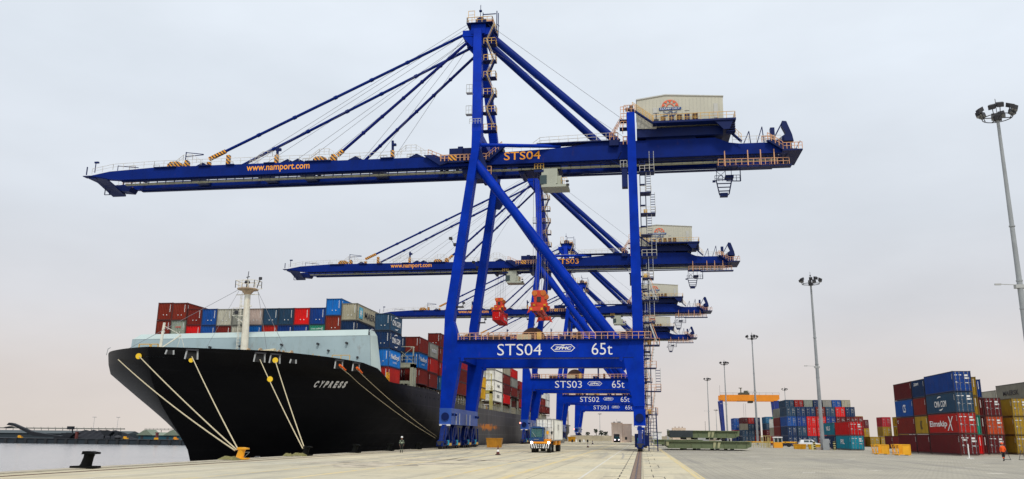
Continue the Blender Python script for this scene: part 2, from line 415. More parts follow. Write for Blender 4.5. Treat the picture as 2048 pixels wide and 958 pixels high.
tag(g.build('yellow_line', YL2), kind='structure')
g = MB(); g.box(-3.4, -3.25, -20, 380, 0, .006); g.box(-26.5, -26.35, -20, 380, 0, .006); tag(g.build('white_line', WL), kind='structure')
g = MB()
for i in range(70):
    x = rc.uniform(6, 60); y = rc.uniform(45, 118); g.box(x, x+rc.uniform(.3, 1.6), y, y+rc.uniform(.12, .5), .004, .009)
for i in range(16):
    x = rc.uniform(-22, 0); y = rc.uniform(45, 125); g.box(x, x+rc.uniform(.4, 1.4), y, y+.25, 0, .006)
tag(g.build('slab_patches', WL), kind='structure')
g = MB()
for (cx, cy, rx, ry, a0) in ((-19.5, 62, 5.5, 5, 0), (-16, 74, 6, 3, 2), (2.2, 40, 1, 5, 1)):
    pts = []
    for i in range(26):
        t = 2*math.pi*i/26; k = 1+.35*math.sin(3*t+a0)+.2*math.sin(7*t+a0*2); pts.append((cx+rx*math.cos(t)*k, cy+ry*math.sin(t)*k))
    g.poly(pts, 'z', 0, .005)
st = bpy.data.materials.new('oil stain'); st.use_nodes = True; n = st.node_tree; b = n.nodes['Principled BSDF']; b.inputs['Roughness'].default_value = .7
t = n.nodes.new('ShaderNodeTexNoise'); t.inputs['Scale'].default_value = .45; t.inputs['Detail'].default_value = 9; t.inputs['Roughness'].default_value = .7
gg = n.nodes.new('ShaderNodeNewGeometry'); n.links.new(gg.outputs['Position'], t.inputs[0])
r = n.nodes.new('ShaderNodeMapRange'); r.inputs[1].default_value = .42; r.inputs[2].default_value = .6; n.links.new(t.outputs[0], r.inputs[0])
x = n.nodes.new('ShaderNodeMix'); x.data_type = 'RGBA'; x.inputs['A'].default_value = (.58, .50, .37, 1); x.inputs['B'].default_value = (.24, .20, .14, 1)
n.links.new(r.outputs[0], x.inputs['Factor']); n.links.new(x.outputs['Result'], b.inputs['Base Color'])
tag(g.build('ground_stain', st), kind='structure')
# tyre tracks worn into the concrete
tm = line_mat('tyre track', (.20, .18, .145), .18)
g = MB(); rt_ = random.Random(12)
for i in range(9):
    x0 = rt_.uniform(-27, -4); y0 = rt_.uniform(40, 90); L = rt_.uniform(25, 60); bend = rt_.uniform(-4, 4); w = .26
    for off in (0, 2.1):
        prev = None
        for k in range(13):
            t = k/12; p = (x0+off+bend*t*t, y0+L*t)
            if prev: g.add([(prev[0], prev[1], .005+.0002*i), (prev[0]+w, prev[1], .005+.0002*i), (p[0]+w, p[1], .005+.0002*i), (p[0], p[1], .005+.0002*i)], [(0, 1, 2, 3)])
            prev = p
tag(g.build('tyre_marks', tm, fix=False), kind='structure')
# water
wm = bpy.data.materials.new('harbour water'); wm.use_nodes = True; n = wm.node_tree; b = n.nodes['Principled BSDF']
b.inputs['Base Color'].default_value = (.34, .34, .345, 1); b.inputs['Roughness'].default_value = .16; b.inputs['IOR'].default_value = 1.33
gg = n.nodes.new('ShaderNodeNewGeometry'); mpn = n.nodes.new('ShaderNodeMapping'); mpn.inputs['Scale'].default_value = (.18, .5, 1)
t = n.nodes.new('ShaderNodeTexNoise'); t.inputs['Scale'].default_value = 1.6; t.inputs['Detail'].default_value = 6
bp = n.nodes.new('ShaderNodeBump'); bp.inputs['Strength'].default_value = .8; bp.inputs['Distance'].default_value = .2
n.links.new(gg.outputs['Position'], mpn.inputs[0]); n.links.new(mpn.outputs[0], t.inputs[0]); n.links.new(t.outputs[0], bp.inputs['Height']); n.links.new(bp.outputs[0], b.inputs['Normal'])
sheet('water', -4500, QX-.02, -200, 6000, WZ, wm)
# ================================================================ ship-to-shore cranes
CR = 'ship-to-shore cranes along the quay'
Y0 = 131.0; YF = 150.6     # near faces of the near and far leg frames
GN0, GN1, GF0, GF1 = 137.0, 138.1, 143.5, 144.7
def build_crane(num):
    t = root('quay_crane', (-15.5, 141.5, 0), 'nearest and largest of the blue quay cranes, lettered STS04, boom out over the ship bow', 'crane', CR)
    T = lambda mb, name, m, par=None, smooth=False: mb.build(name, m, par or t, smooth)
    # legs
    for ya in (Y0, YF):
        yb = ya+2.0
        top = 53.0
        m = MB()
        m.poly([(-31.75,6.3),(-29.88,6.3),(-28.7,14.1),(-28.9,17.0),(-29.95,20.3),(-25.87,53),(-27.55,53),(-27.6,49.6),(-31.38,21.5),(-31.45,17)], 'y', ya, yb)
        lg = T(m, 'leg', BLUE)
        m = MB()   # floodlight brackets and panels
        m.box(-30.4, -29.7, ya+.4, ya+1.2, 33, 33.4); m.bar((-30.3, ya+.8, 33.2), (-30.9, ya+.8, 34.2), .08); m.box(-31.2, -30.7, ya+.5, ya+1.1, 34.1, 34.5)
        m.box(-29.7, -28.5, ya+.5, ya+1.4, 22.6, 22.75); m.bar((-28.7, ya+1, 22.7), (-28.5, ya+1, 23.3), .1); m.box(-28.7,-28.3,ya+.8,ya+1.2,23.2,23.5)
        m.build('lamp_bracket', DARK, lg)
        m = MB(); m.poly([(-1.15,6.7),(.58,6.7),(.62,18.2),(.15,55.1),(-1.17,55.1),(-1.04,18.3),(-1.3,17.0),(-2.55,14.1)], 'y', ya, yb)
        lg = T(m, 'leg', BLUE)
    # portal beams
    for i, ya in enumerate((Y0, YF)):
        m = MB(); m.box(-29.2, -.9, ya+.06, ya+1.94, 14.2, 17.0)
        m.mat(1).box(-29, -1, ya-.02, ya+.06, 14.18, 14.26).mat(0)
        for xx in (-28.3, -2.9): m.tube((xx, ya-.1, 14.0), (xx, ya+.5, 14.0), .32, 12)
        pb = T(m, 'portal_beam', [BLUE, DBLUE])
        if i == 0: portal = pb
        m = MB(); m.box(-29.2, 1.9, ya-.35, ya+2.3, 17.02, 17.12); m.box(-4.6, 1.9, ya-.6, ya+2.4, 16.95, 17.05)
        m.mat(1).rail([(-29, ya-.3, 17.1), (1.8, ya-.3, 17.1)], 1.1, .95, .09); m.rail([(-29, ya+2.25, 17.1), (1.8, ya+2.25, 17.1)], 1.1, 1.2, .08)
        T(m, 'walkway', [DBLUE, RAILP])
    for k, (xx, w_, h_) in enumerate(((-27.6,.8,1.1), (-24.2,2.2,.8), (-21.5,1.0,.7), (-19.5,2.2,.9), (-16.3,.7,1.3), (-12.5,1.3,.7), (-9.8,.5,1.3), (-6.8,1.2,1.0), (-4.2,.5,1.0))):
        T(MB().box(xx, xx+w_, Y0+.7, Y0+1.5, 17.12, 17.12+h_), 'deck_box', (DBLUE, BROWN, DBLUE, ROPE, RAILY)[k % 5])
    T(MB().tube((-18, Y0+9, 18.0), (-18, Y0+9.5, 18.0), 2.2, 24), 'cable_reel', BROWN)
    T(MB().box(-11.3, -10.9, Y0+1, Y0+1.4, 17.1, 20.0), 'signal_post', DBLUE)
    # longitudinal ties between the frames
    for xx in (-31.2, -1.0):
        for z0, z1 in ((14.6, 16.6),):
            T(MB().box(xx, xx+1.4, Y0+2, YF, z0, z1), 'tie_beam', BLUE)
    T(MB().box(-27.4, -26.1, Y0+2, YF, 52.0, 53.2), 'tie_beam', BLUE)
    T(MB().box(-1.1, .1, Y0+2, YF, 46.2, 48.0), 'tie_beam', DBLUE)
    T(MB().box(-1.1, .1, Y0+2, YF, 53.6, 55.0), 'tie_beam', BLUE)
    # sill beams, bogies
    for xa, xb in ((-31.78, -29.85), (-1.2, .62)):
        m = MB(); m.box(xa, xb, Y0-.1, YF+2.1, 3.75, 6.3)
        sb = T(m, 'sill_beam', LBLUE if xa < -20 else BLUE)
        m = MB()
        for yy in (Y0+3, Y0+5.5, Y0+11, Y0+14):
            m.bar((xb+.15, yy, 3.8), (xb+.15, yy, 5.6), .12)
        for yy in (Y0+.2, Y0+2.4, YF-.4, YF+1.6): m.mat(1).box(xb, xb+.35, yy, yy+.15, 5.1, 5.5)
        m.mat(0).lathe([(.55, 0), (.55, .12)], ((xa+xb)/2, 0, 0), 16) if False else None
        m.mat(1).tube(((xa+xb)/2, Y0-.12, 5.0), ((xa+xb)/2, Y0-.32, 5.0), .62, 20)
        m.mat(2).box(xa+.1, xb-.1, Y0-.4, Y0-.1, 3.55, 3.8)
        m.build('access_fittings', [LGREY, DBLUE, WHITE], sb)
        xc = (xa+xb)/2
        for k, yc in enumerate((Y0-.2, Y0+6.2, YF-6.2+2, YF+2.2)):
            m = MB()
            # rocker beam: V plates
            m.poly([(yc-2.6,1.2),(yc-1.9,1.2),(yc-1.2,2.5),(yc,1.75),(yc+1.2,2.5),(yc+1.9,1.2),(yc+2.6,1.2),(yc+1.7,3.1),(yc+.7,3.75),(yc-.7,3.75),(yc-1.7,3.1)], 'x', xc-.3, xc+.3)
            for s in (-1, 1): m.bar((xc+.62, yc+s*1.7, 3.3), (xc+.62, yc+s*2.4, .9), .2)
            bg_ = T(m, 'bogie', BOGIE)
            m = MB()
            for s in (-1, 1):
                y1 = yc+s*1.75
                m.mat(0).poly([(y1-1.4,.45),(y1+1.4,.45),(y1+1.4,.95),(y1+.7,1.35),(y1-.7,1.35),(y1-1.4,.95)], 'x', xc-.5, xc+.5)
                for w in (-.75, .75): m.mat(1).tube((xc-.35, y1+w, .38), (xc+.35, y1+w, .38), .36, 14)
                m.mat(2).box(xc+.5, xc+.85, y1-.5, y1+.5, .7, 1.25)
            m.build('wheel', [BOGIE, DARK, DBLUE], bg_)
            m = MB(); m.mat(0).box(xc+.5, xc+.8, yc-.3, yc+.0, .6, 1.35); m.mat(1).box(xc+.6, xc+1.02, yc+.4, yc+.7, .5, .9)
            m.build('control_cabinet', [CYAN, RAILY], bg_)
        m = MB()
        for s, yy in ((-1, Y0-3.0), (1, YF+5.2)): m.tube((xc, yy, .9), (xc, yy+s*.7, .9), .25, 10, .32); m.box(xc-.5, xc+.5, yy-.3, yy+.3, .5, 1.2)
        T(m, 'buffer', DARK)
    if True:   # panel at the foot of the landside leg, below the portal
        m = MB(); m.box(-1.1, -.1, Y0-1.1, Y0-.2, .6, 2.6); m.box(.2, 1.0, Y0-1.0, Y0-.2, .8, 2.4); m.mat(1).box(-.7, -.2, Y0-1.2, Y0-1.08, 1.1, 2.0); m.mat(2).box(-.25, .05, Y0-1.15, Y0-1.02, 2.2, 2.5)
        T(m, 'ladder_panel', [DBLUE, CYAN, RAILY])
    # braces
    for a, b, r in (((-27.0, Y0+1.0, 47.6), (-3.7, Y0+1.0, 17.0), .80), ((-27.0, YF+1.0, 49.4), (-4.6, YF+1.0, 17.0), .80)):
        m = MB().tube(a, b, r, 20); T(m, 'diagonal_brace', BLUE, smooth=True)
    T(MB().tube((-26.8, Y0+1.3, 50.9), (-12.9, 137.6, 51.9), .33, 12), 'strut', BLUE, smooth=True)
    T(MB().tube((-26.8, YF+.7, 50.9), (-12.9, 144.1, 51.9), .33, 12), 'strut', BLUE, smooth=True)
    m = MB()     # gussets where the far brace leaves the leg
    for yy in (Y0+.5, YF+.5): m.poly([(-27.0,50.2),(-26.2,50.2),(-24.9,46.6),(-26.0,44.6),(-27.9,44.8)], 'y', yy+.25, yy+.75)
    T(m, 'gusset', DBLUE)
    # mast
    def taper(m, p, q, wx, wy, tx, ty):
        vs = []
        for c, a, b in ((p, wx, wy), (q, tx, ty)):
            for sx, sy in ((-1,-1),(1,-1),(1,1),(-1,1)): vs.append((c[0]+sx*a/2, c[1]+sy*b/2, c[2]))
        m.add(vs, [(0,1,2,3),(4,7,6,5),(0,1,5,4),(1,2,6,5),(2,3,7,6),(3,0,4,7)])
    for ya, yt in ((Y0+1.0, 139.6), (YF+1.0, 143.4)):
        m = MB(); taper(m, (-26.75, ya, 52.95), (-28.6, yt, 77.0), 1.66, 1.9, 1.5, 1.3)
        T(m, 'mast_leg', BLUE)
    m = MB(); m.box(-29.8, -27.0, 138.8, 144.3, 75.4, 77.3); m.box(-31.4, -29.4, 138.9, 144.2, 75.0, 76.2)
    m.box(-27.3, -26.1, 138.9, 144.2, 75.2, 76.6)
    m.poly([(-31.6,75.2),(-29.6,75.2),(-28.9,73.0),(-29.6,72.9)], 'y', 139.0, 139.4); m.poly([(-31.6,75.2),(-29.6,75.2),(-28.9,73.0),(-29.6,72.9)], 'y', 143.6, 144.0)
    hd = T(m, 'mast_head', BLUE)
    m = MB(); m.box(-30.6, -25.6, 138.2, 145, 77.32, 77.42); m.mat(1).rail([(-30.5,138.3,77.4),(-25.7,138.3,77.4),(-25.7,144.9,77.4),(-30.5,144.9,77.4),(-30.5,138.3,77.4)], 1.1, .9, .09)
    m.mat(0).box(-29.2, -27.2, 140, 142.5, 77.4, 79.0); m.tube((-28.2, 139.6, 78.4), (-28.2, 143.4, 78.4), .8, 16)
    m.mat(0).bar((-27.9,140.6,77.4),(-27.9,140.6,80.6),.14); m.bar((-27.9,140.6,80.2),(-25.4,140.6,80.2),.14); m.bar((-25.2,140.5,76.5),(-25.2,140.5,80.7),.16)
    m.bar((-28.3,140.2,79),(-28.3,140.2,82.0),.10); m.box(-28.55,-28.05,140.0,140.4,80.6,80.9)
    m.mat(1).rail([(-30.4,139,78.6),(-29.2,139,78.6)], 1.6, .6, .08)
    m.mat(2).box(-26.9,-25.6,139,140.2,77.5,78.2)
    for k in range(6): m.mat(0).box(-26.6+k*.28, -26.35+k*.28, 138.7, 140.4, 77.1-k*.35, 77.2-k*.35)
    m.mat(0).bar((-26.6,138.7,77.2),(-24.7,138.7,74.9),.12); m.bar((-24.6,138.8,74.6),(-24.6,138.8,79.3),.14); m.bar((-25.0,139.4,77.4),(-24.4,138.8,76.6),.1)
    m.build('head_platform', [DBLUE, RAILY, RAILP], hd)
    # mast stairs between the two mast legs
    m = MB()
    z = 54.0; k = 0
    while z < 75.5:
        f = (z-53)/24; xc = -24.9-1.8*f*0+ -1.3*f; yc = 134.2+ (139.3-134.2)*f; h = 3.7
        m.mat(0).box(xc-1.2, xc+1.1, yc-.8, yc+.8, z, z+.12)
        m.box(xc-2.2, xc-1.0, yc-.2, yc+.2, z-.15, z+.1)
        s = 1 if k % 2 else -1
        m.mat(0).stair((xc-s*.75, yc+.1, z+.1), (xc+s*.75, yc+.1, z+h), .7, 'y')
        m.mat(2).bar((xc-s*.75, yc-.3, z+1.1), (xc+s*.75, yc-.3, z+h+1.0), .07); m.mat(1).bar((xc-s*.75, yc-.3, z+.6), (xc+s*.75, yc-.3, z+h+.5), .07)
        m.rail([(xc-1.1,yc-.75,z+.1),(xc+1.05,yc-.75,z+.1)], 1.1, .7, .08)
        m.rail([(xc+1.05,yc-.75,z+.1),(xc+1.05,yc+.75,z+.1)], 1.1, .7, .08)
        z += h; k += 1
    T(m, 'mast_stairs', [DBLUE, RAILY, LGREY])
    m = MB()
    for z in (56.5, 60.5): m.mat(0).rail([(-28.9,Y0+1,z),(-27.9,Y0+1,z)], 1.6, .5, .07); m.box(-28.9,-27.8,Y0+.6,Y0+1.6,z-.1,z)
    m.mat(0).rail([(-28.0,Y0-.1,54.3),(-26.0,Y0-.1,54.3)], .9, .5, .07)
    T(m, 'ladder', [LGREY])
    # stays
    for a, b in (((-27.2,139.9,76.2), (-2.9,137.8,52.3)), ((-27.0,143.4,75.2), (-4.6,143.9,52.6))):
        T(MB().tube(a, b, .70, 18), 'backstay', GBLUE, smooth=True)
    for a, b, x in (((-30.9,139.2,75.6), (-79.5,137.8,52.4), 1), ((-30.6,143.8,75.1), (-79.0,143.9,51.6), 2), ((-30.0,139.3,74.4), (-54.2,137.8,52.0), 3), ((-29.4,143.6,73.6), (-52.6,143.9,51.5), 4)):
        a = Vector(a); b = Vector(b); m = MB(); m.tube(a, b, .27, 10)
        for f in (.22, .36, .50, .66, .8): p = a.lerp(b, f); q = a.lerp(b, f+.012); m.tube(p, q, .36, 10)
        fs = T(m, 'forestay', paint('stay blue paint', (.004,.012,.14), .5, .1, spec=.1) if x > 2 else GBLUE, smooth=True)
        f_ = .935 if x == 1 else .955
        if x in (1, 3): MB().bar(a.lerp(b, f_), b, .6, .6).build('stay_anchor', HAZ, fs)
        else: MB().bar(a.lerp(b, f_), b, .5, .5).build('stay_anchor', HAZ, fs)
    m = MB()
    for (zo, xe, yo) in ((77.6,-72.5,138.9),(77.2,-71.5,139.4),(76.9,-70,140.4),(76.6,-66,142),(77.0,-64,142.6),(76.4,-60,143), (76.4,-50,139.6),(76,-48,140.8),(75.8,-45.5,142.4)):
        m.tube((-30.2, yo, zo), (xe, yo, 51.6), .034, 5)
    m.tube((-26.5,140,77.6),(-1.3,138.6,56.3),.034,5); m.tube((-26.4,140.6,73),(-2,139.6,54),.03,5)
    T(m, 'boom_rope', ROPE_D)
    # girders / boom
    def gird(ya, yb, name):
        m = MB()
        m.poly([(-103.6,49.75),(-99.6,49.0),(-97,48.75),(-36,48.8),(-34.5,48.8),(-25,48.85),(-1,48.95),(13,48.95),(24.5,48.95),(26.2,49.2),(26.2,50.5),(24.5,50.85),(17.7,50.85),(16.0,51.1),(13.6,52.1),(-7.8,52.15),(-9.6,51.75),(-14.2,51.35),(-23.5,51.05)]+([(-35.8,50.75),(-90,50.95),(-99.3,50.5)] if ya < 140 else [(-33,50.2),(-90,50.2),(-99.3,50.0)]), 'y', ya, yb)
        m.mat(1).box(-97, 24, ya-.12, ya-.003, 48.82, 48.98) if ya > 140 else None
        m.mat(1).box(-97, 24, yb-.5, yb+.18, 48.55, 48.75)
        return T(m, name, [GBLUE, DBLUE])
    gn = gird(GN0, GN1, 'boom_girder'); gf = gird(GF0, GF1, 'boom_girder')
    m = MB()
    for xx in list(range(-96, 24, 12))+[-35, -33, 24]: m.box(xx, xx+.6, GN1, GF0, 50.1, 50.6)
    m.box(-103.5, -102.0, GN0, GF1, 49.2, 49.6); m.box(25.0, 26.2, GN0, GF1, 49.3, 50.5); m.box(-5, 14, GN1, GF0, 51.6, 52.0)
    for xx in (-84, -70, -62, -48): m.box(xx, xx+2.2, GN1, GF0, 49.0, 49.6)
    T(m, 'cross_beam', DBLUE)
    m = MB()
    for xx in (x*1.75-97 for x in range(69)): m.mat(1).box(xx, xx+.13, GN1+.05, GN1+.20, 48.0, 48.75)
    m.mat(0).box(-96.5, 24, GN1+.05, GN1+.6, 48.0, 48.28)
    T(m, 'cable_tray', [TRAY, DBLUE])
    # boom tip
    m = MB(); m.mat(0).poly([(-104.2,49.3),(-100.5,48.3),(-98.5,48.1),(-98.0,49.0),(-101,49.5)], 'y', GF0-1.2, GF1)
    m.add([(-103.0,GN0,49.5),(-99.6,GN0,48.9),(-100.6,GF1,47.8),(-103.4,GF1,47.8),(-103.0,GN0,49.7),(-99.6,GN0,49.1),(-100.6,GF1,48.2),(-103.4,GF1,48.2)], [(0,1,2,3),(4,7,6,5),(0,1,5,4),(1,2,6,5),(2,3,7,6),(3,0,4,7)])
    m.mat(1).rail([(-101.5,GF1-.2,50.0),(-97,GF1-.2,50.2)], 1.0, .8, .07); m.rail([(-101.5,GF0,48.3),(-98.5,GF0,48.3)], 1.0, .8, .07)
    m.mat(0).bar((-102.4,GN0,50.4),(-102.4,GN0,52.5),.12); m.bar((-104.1,GN0,50),(-104.1,GN0,51.6),.16); m.box(-102.7,-101.9,GN0-.1,GN0+.3,52.3,52.6); m.box(-104.6,-103.0,GN0-.3,GN0+1,49.6,49.75)
    m.bar((-102,GF0-2,48.2),(-102,GF0-2,47.3),.13); m.bar((-103,GF0-2,48.4),(-103,GF0-2,47.3),.13); m.bar((-103,GF0-2,47.3),(-101.6,GF0-2,47.3),.12)
    T(m, 'boom_tip', [DBLUE, RAILP])
    # railings and walkways on top
    m = MB(); zt = lambda x: 50.95 if x < -88 else 50.9
    for ya in (GN0-.25, GF1+.25):
        m.rail([(-102.8,ya,50.0),(-98.5,ya,50.75),(-90,ya,51.0),(-36,ya,50.85)], 1.1, 1.9, .055)
    m.rail([(-23,GN0-.2,51.1),(-15,GN0-.2,51.2)], 1.1, 1.5, .055); m.rail([(-16.5,GN0-.2,52.3),(-3.2,GN0-.2,52.6)], 1.15, 1.6, .06); m.rail([(-16.5,GN1+.2,52.3),(-3.2,GN1+.2,52.6)], 1.1, 1.6, .05)
    m.rail([(-17.7,GN0-.2,51.4),(-16.5,GN0-.2,52.3)], 1.1, .8, .06)
    for xa in (-84.5,-68.5,-57.5,-41): m.rail([(xa-1.5,GN0+.2,51),(xa,GN0+.2,52.2),(xa+1.9,GN0+.2,52.2),(xa+3.6,GN0+.2,51)], 1.05, .9, .06)
    m.rail([(16.5,GN0-.1,51),(24.5,GN0-.1,50.9)], 1.1, 1.2, .06)
    for xa in range(-96, -38, 5): m.rail([(xa,GN1,51.0),(xa+1.2,GN1,51.0)], .8, .6, .09)
    T(m, 'boom_railing', RAILW)
    m = MB(); m.box(-17.0, -2.8, GN0-.5, GN1+.3, 52.15, 52.3); T(m, 'walkway', DBLUE)
    for xa, w_, h_ in ((-87.6,2.8,1.1), (-84.2,.8,1.3), (-58.6,2.4,.9), (-55.3,1.1,1.2)):
        T(MB().poly([(xa,50.9),(xa+w_,50.9),(xa+w_,50.9+h_*.7),(xa+w_*.75,50.9+h_),(xa+w_*.2,50.9+h_),(xa,50.9+h_*.5)], 'y', GN0+.1, GN1-.1), 'sheave_block', HAZ)
    for xa, h_ in ((-75.8,2.0), (-79.6,.8), (-66.2,1.6), (-43.9,1.5), (-31.3,.9)):
        T(MB().box(xa, xa+.6, GN0+.2, GN1-.2, 50.85, 50.9+h_), 'hazard_post', HAZ)
    m = MB()
    m.tube((-65.9,GN0+.7,52.4),(-65.9,GN0+.7,54.3),.26,8); m.box(-66.2,-65.2,GN0+.5,GN0+.9,53.4,53.9); m.tube((-43.6,GN0+.7,52.2),(-43.7,GN0+.7,54.4),.24,8); m.box(-43.6,-43.0,GN0+.4,GN0+.9,53.4,53.8)
    m.bar((-84.3,GN0+.7,51),(-84.3,GN0+.7,54),.14); m.bar((-84.3,GN0+.7,53.9),(-80.7,GN0+.7,53.4),.12); m.bar((-84.3,GN0+.7,53.1),(-80.7,GN0+.7,53.3),.12)
    m.bar((-97.8,GN0+.2,50.7),(-97.8,GN0+.2,51.7),.1); m.bar((-97.8,GN0+.2,51.6),(-93.5,GN0+.2,51.1),.12)
    for xa, w_ in ((-90,4.4), (-81,2.4), (-75.5, 1.6), (-68,2), (-60,5), (-45.6,2.4)): m.box(xa, xa+w_, GN0-.35, GN0+1.0, 50.75, 50.93)
    for xa in (-80.5, -63.6, -61.6, -50.5, -39): m.poly([(xa-1.4,50.9),(xa+1.4,50.9),(xa,51.6)], 'y', GN0+.2, GN0+1)
    # hinge zone
    m.poly([(-37.4,50.9),(-35.4,50.9),(-32.6,49.4),(-34.4,48.9)], 'y', GN0-.7, GN0-.05); m.box(-33.6,-29.2,GN0-.7,GN0-.05,49.3,49.6)
    m.box(-32.9,-28.6,GN0+.1,GN1,50.9,52.2); m.box(-31.2,-30.3,GN0-.5,GN0-.05,49.6,52.3)
    m.poly([(-23.4,52.0),(-22.6,52.0),(-25.6,49.3),(-27,49.3)], 'y', GN0-.7, GN0-.05); m.box(-30.0,-25.4,GN0-.7,GN0-.05,49.3,49.6); m.box(-24.1,-22.9,GN0+.1,GN1,51.1,51.7)
    T(m, 'hinge_frame', DBLUE)
    m = MB(); m.rail([(-34.2,GN0-.7,49.6),(-29.3,GN0-.7,49.6)], 1.1, .7, .14); m.rail([(-29.8,GN0-.7,49.6),(-26,GN0-.7,49.6)], 1.1, .6, .13)
    m.rail([(-36.6,GN0-.65,50.9),(-33.6,GN0-.65,49.6)], 1.0, .8, .1); m.rail([(-26.6,GN0+.2,47.1),(-25.2,GN0+.2,47.1)], 1.5, .5, .12); m.rail([(-26,GN0-.7,49.6),(-23.2,GN0-.7,51.8)], 1.0, .7, .1)
    T(m, 'hinge_railing', RAILP)
    MB().box(-32.8,-31.4,GN0-.78,GN0-.72,49.65,50.6).build('hazard_board', HAZ, gn)
    T(MB().box(-30.6,-27,138,144,47.6,48.5).box(-26.6,-24.4,GN0+.4,GN0+2,45.6,47.2), 'underslung_frame', DBLUE)
    # landside end: machinery house
    m = MB(); m.poly([(.45,54.05),(.56,59.35),(5.5,60.0),(15.2,59.3),(15.15,54.6),(3.9,54.3),(3.8,53.9)], 'y', 136.2, 146.6)
    hs = T(m, 'machinery_house', HOUSE)
    m = MB(); m.poly([(.45,59.25),(5.5,59.93),(15.3,59.22),(15.3,59.36),(5.5,60.12),(.45,59.45)], 'y', 136.05, 146.75); m.build('roof', ROOFM, hs)
    m = MB()
    for xx in [1.5+i*.62 for i in range(22)]: m.box(xx, xx+.02, 136.16, 136.2, 54.6, 59.2)
    m.box(3.3,4.05,136.1,136.2,55.4,57.7); m.box(13.6,14.3,136.1,136.2,55.4,58.0); m.build('cladding_seam', ROOFM, hs)
    m = MB(); m.box(.45, 15.0, 136.4, 146.4, 52.5, 54.04); m.box(2.0, 10.5, 137.2, 144.6, 51.9, 52.5); m.box(3.2, 17.0, 134.4, 136.15, 54.25, 54.6)
    m.box(15.2,16.9,134.6,147,54.3,54.6); m.poly([(13.5,54.3),(16.6,54.3),(15.9,52.7),(14.9,52.7)], 'y', 134.6, 134.8)
    m.bar((13.0,138,52.5),(12.6,138,51.5),.2); m.bar((13.2,138,52.5),(13.4,138,51.5),.2)
    for k in range(5): m.box(15.4, 16.9, 134.8, 136.5, 54.0-k*.4, 54.08-k*.4)
    T(m, 'house_platform', DBLUE)  # unlit underside of the house put into the colour by the darker blue
    m = MB(); m.rail([(3.3,134.5,54.6),(9.8,134.5,54.6),(16.9,134.5,54.6),(16.9,146,54.6)], 1.15, 1.25, .075)
    m.rail([(-.2,135.0,57.3),(3.2,135.0,54.6)], 1.2, .7, .08); m.rail([(-.2,135.7,57.3),(3.2,135.7,54.6)], 1.2, .7, .08); m.rail([(15.7,136,53.4),(18.0,136.6,51.3)], 1.1, .6, .06)
    T(m, 'house_railing', RAILY)
    m = MB(); m.stair((-.3,135.3,57.3),(3.3,135.3,54.5),.7); m.box(-1.4,-.1,134.6,136,57.2,57.35); m.stair((15.7,136.3,53.2),(18.0,136.6,51.0),.7); T(m, 'stairs', DBLUE)
    for i, xx in enumerate((4.55, 6.0, 7.3, 8.6, 9.95)):
        m = MB(); h_ = .95+.09*i
        m.box(xx, xx+.82, 134.75, 135.7, 54.6, 54.6+h_); m.mat(1).box(xx+.33, xx+.40, 134.70, 134.76, 54.65, 54.5+h_); m.box(xx+.03, xx+.75, 134.70, 134.75, 54.95, 55.02)
        T(m, 'cooling_unit', [BROWN if i in (0, 2, 4) else paint('navy vent', (.02,.02,.08), .5, .2), RAILY])
    m = MB(); m.tube((3.8,134.9,54.6),(3.8,134.9,56.2),.09,8); m.box(3.4,4.2,134.6,135.3,54.6,55.0); m.bar((3.3,134.9,56.2),(4.3,134.9,56.2),.08); m.bar((8.6,134.9,56.4),(9.4,134.9,56.4),.08); m.mat(1).bar((6.5,135.2,54.6),(6.5,135.2,57.2),.12)
    T(m, 'lamp_bracket', [DARK, DBLUE])
    # logo on the house
    cx, cz, yf = 6.25, 57.75, 136.1
    red = paint('logo red paint', (.75, .13, .05), .5, .05); nav = paint('logo navy paint', (.008, .06, .22), .5, .05)
    m = MB()
    def arc(r0, r1, a0, a1, n=20):
        pts = [(cx+r1*math.cos(R(a0+(a1-a0)*i/n)), cz+r1*.92*math.sin(R(a0+(a1-a0)*i/n))) for i in range(n+1)]
        pts += [(cx+r0*math.cos(R(a1+(a0-a1)*i/n)), cz+r0*.92*math.sin(R(a1+(a0-a1)*i/n))) for i in range(n+1)]
        for i in range(n):
            m.poly([pts[i], pts[i+1], pts[2*n-i], pts[2*n+1-i]], 'y', yf-.03, yf)
    m.mat(0); arc(1.33, 1.42, 0, 180); arc(.55, .70, 0, 180, 12)
    for k in range(5):
        a0, a1 = 5+36*k, 5+36*k+26; am = (a0+a1)/2
        P = lambda r, a: (cx+r*math.cos(R(a)), cz+r*.92*math.sin(R(a)))
        m.poly([P(.82, am), P(1.30, a0), P(1.34, am), P(1.30, a1)], 'y', yf-.032, yf-.002)
    m.mat(1).box(cx-1.9, cx+1.9, yf-.03, yf, cz-.58, cz-.12)
    for dz in (-.95, -1.35):
        pts = [(cx-1.2+2.4*i/24, cz+dz+.16*math.cos(i/24*4*math.pi+(0 if dz > -1.2 else .6))) for i in range(25)]
        for i in range(24):
            a, b = pts[i], pts[i+1]; m.poly([a, b, (b[0], b[1]-.12), (a[0], a[1]-.12)], 'y', yf-.03, yf)
    lg = m.build('logo', [red, nav], hs)
    m = MB(); lettering(m, 'NAMPORT', (cx-1.68, yf-.032, cz-.47), *XF, 3.36, .26, bold=.01, space=1.15); m.build('lettering', WHITE, hs)
    # landside boom end gear
    m = MB()
    for xx, h_ in ((18.4, 2.3), (20.6, 3.0)):
        m.bar((xx,GN0+.6,50.9),(xx+1.0,GN0+.6,50.9+h_),.14); m.bar((xx+1.2,GN0+.6,50.9),(xx+1.0,GN0+.6,50.9+h_),.14)
    m.poly([(24.3,51),(26.6,51),(26.4,52.2),(25.6,54.6),(24.9,54.7),(24.8,53.8),(25.4,52.4),(24.3,51.6)], 'y', GN0+.2, GN0+1.2)
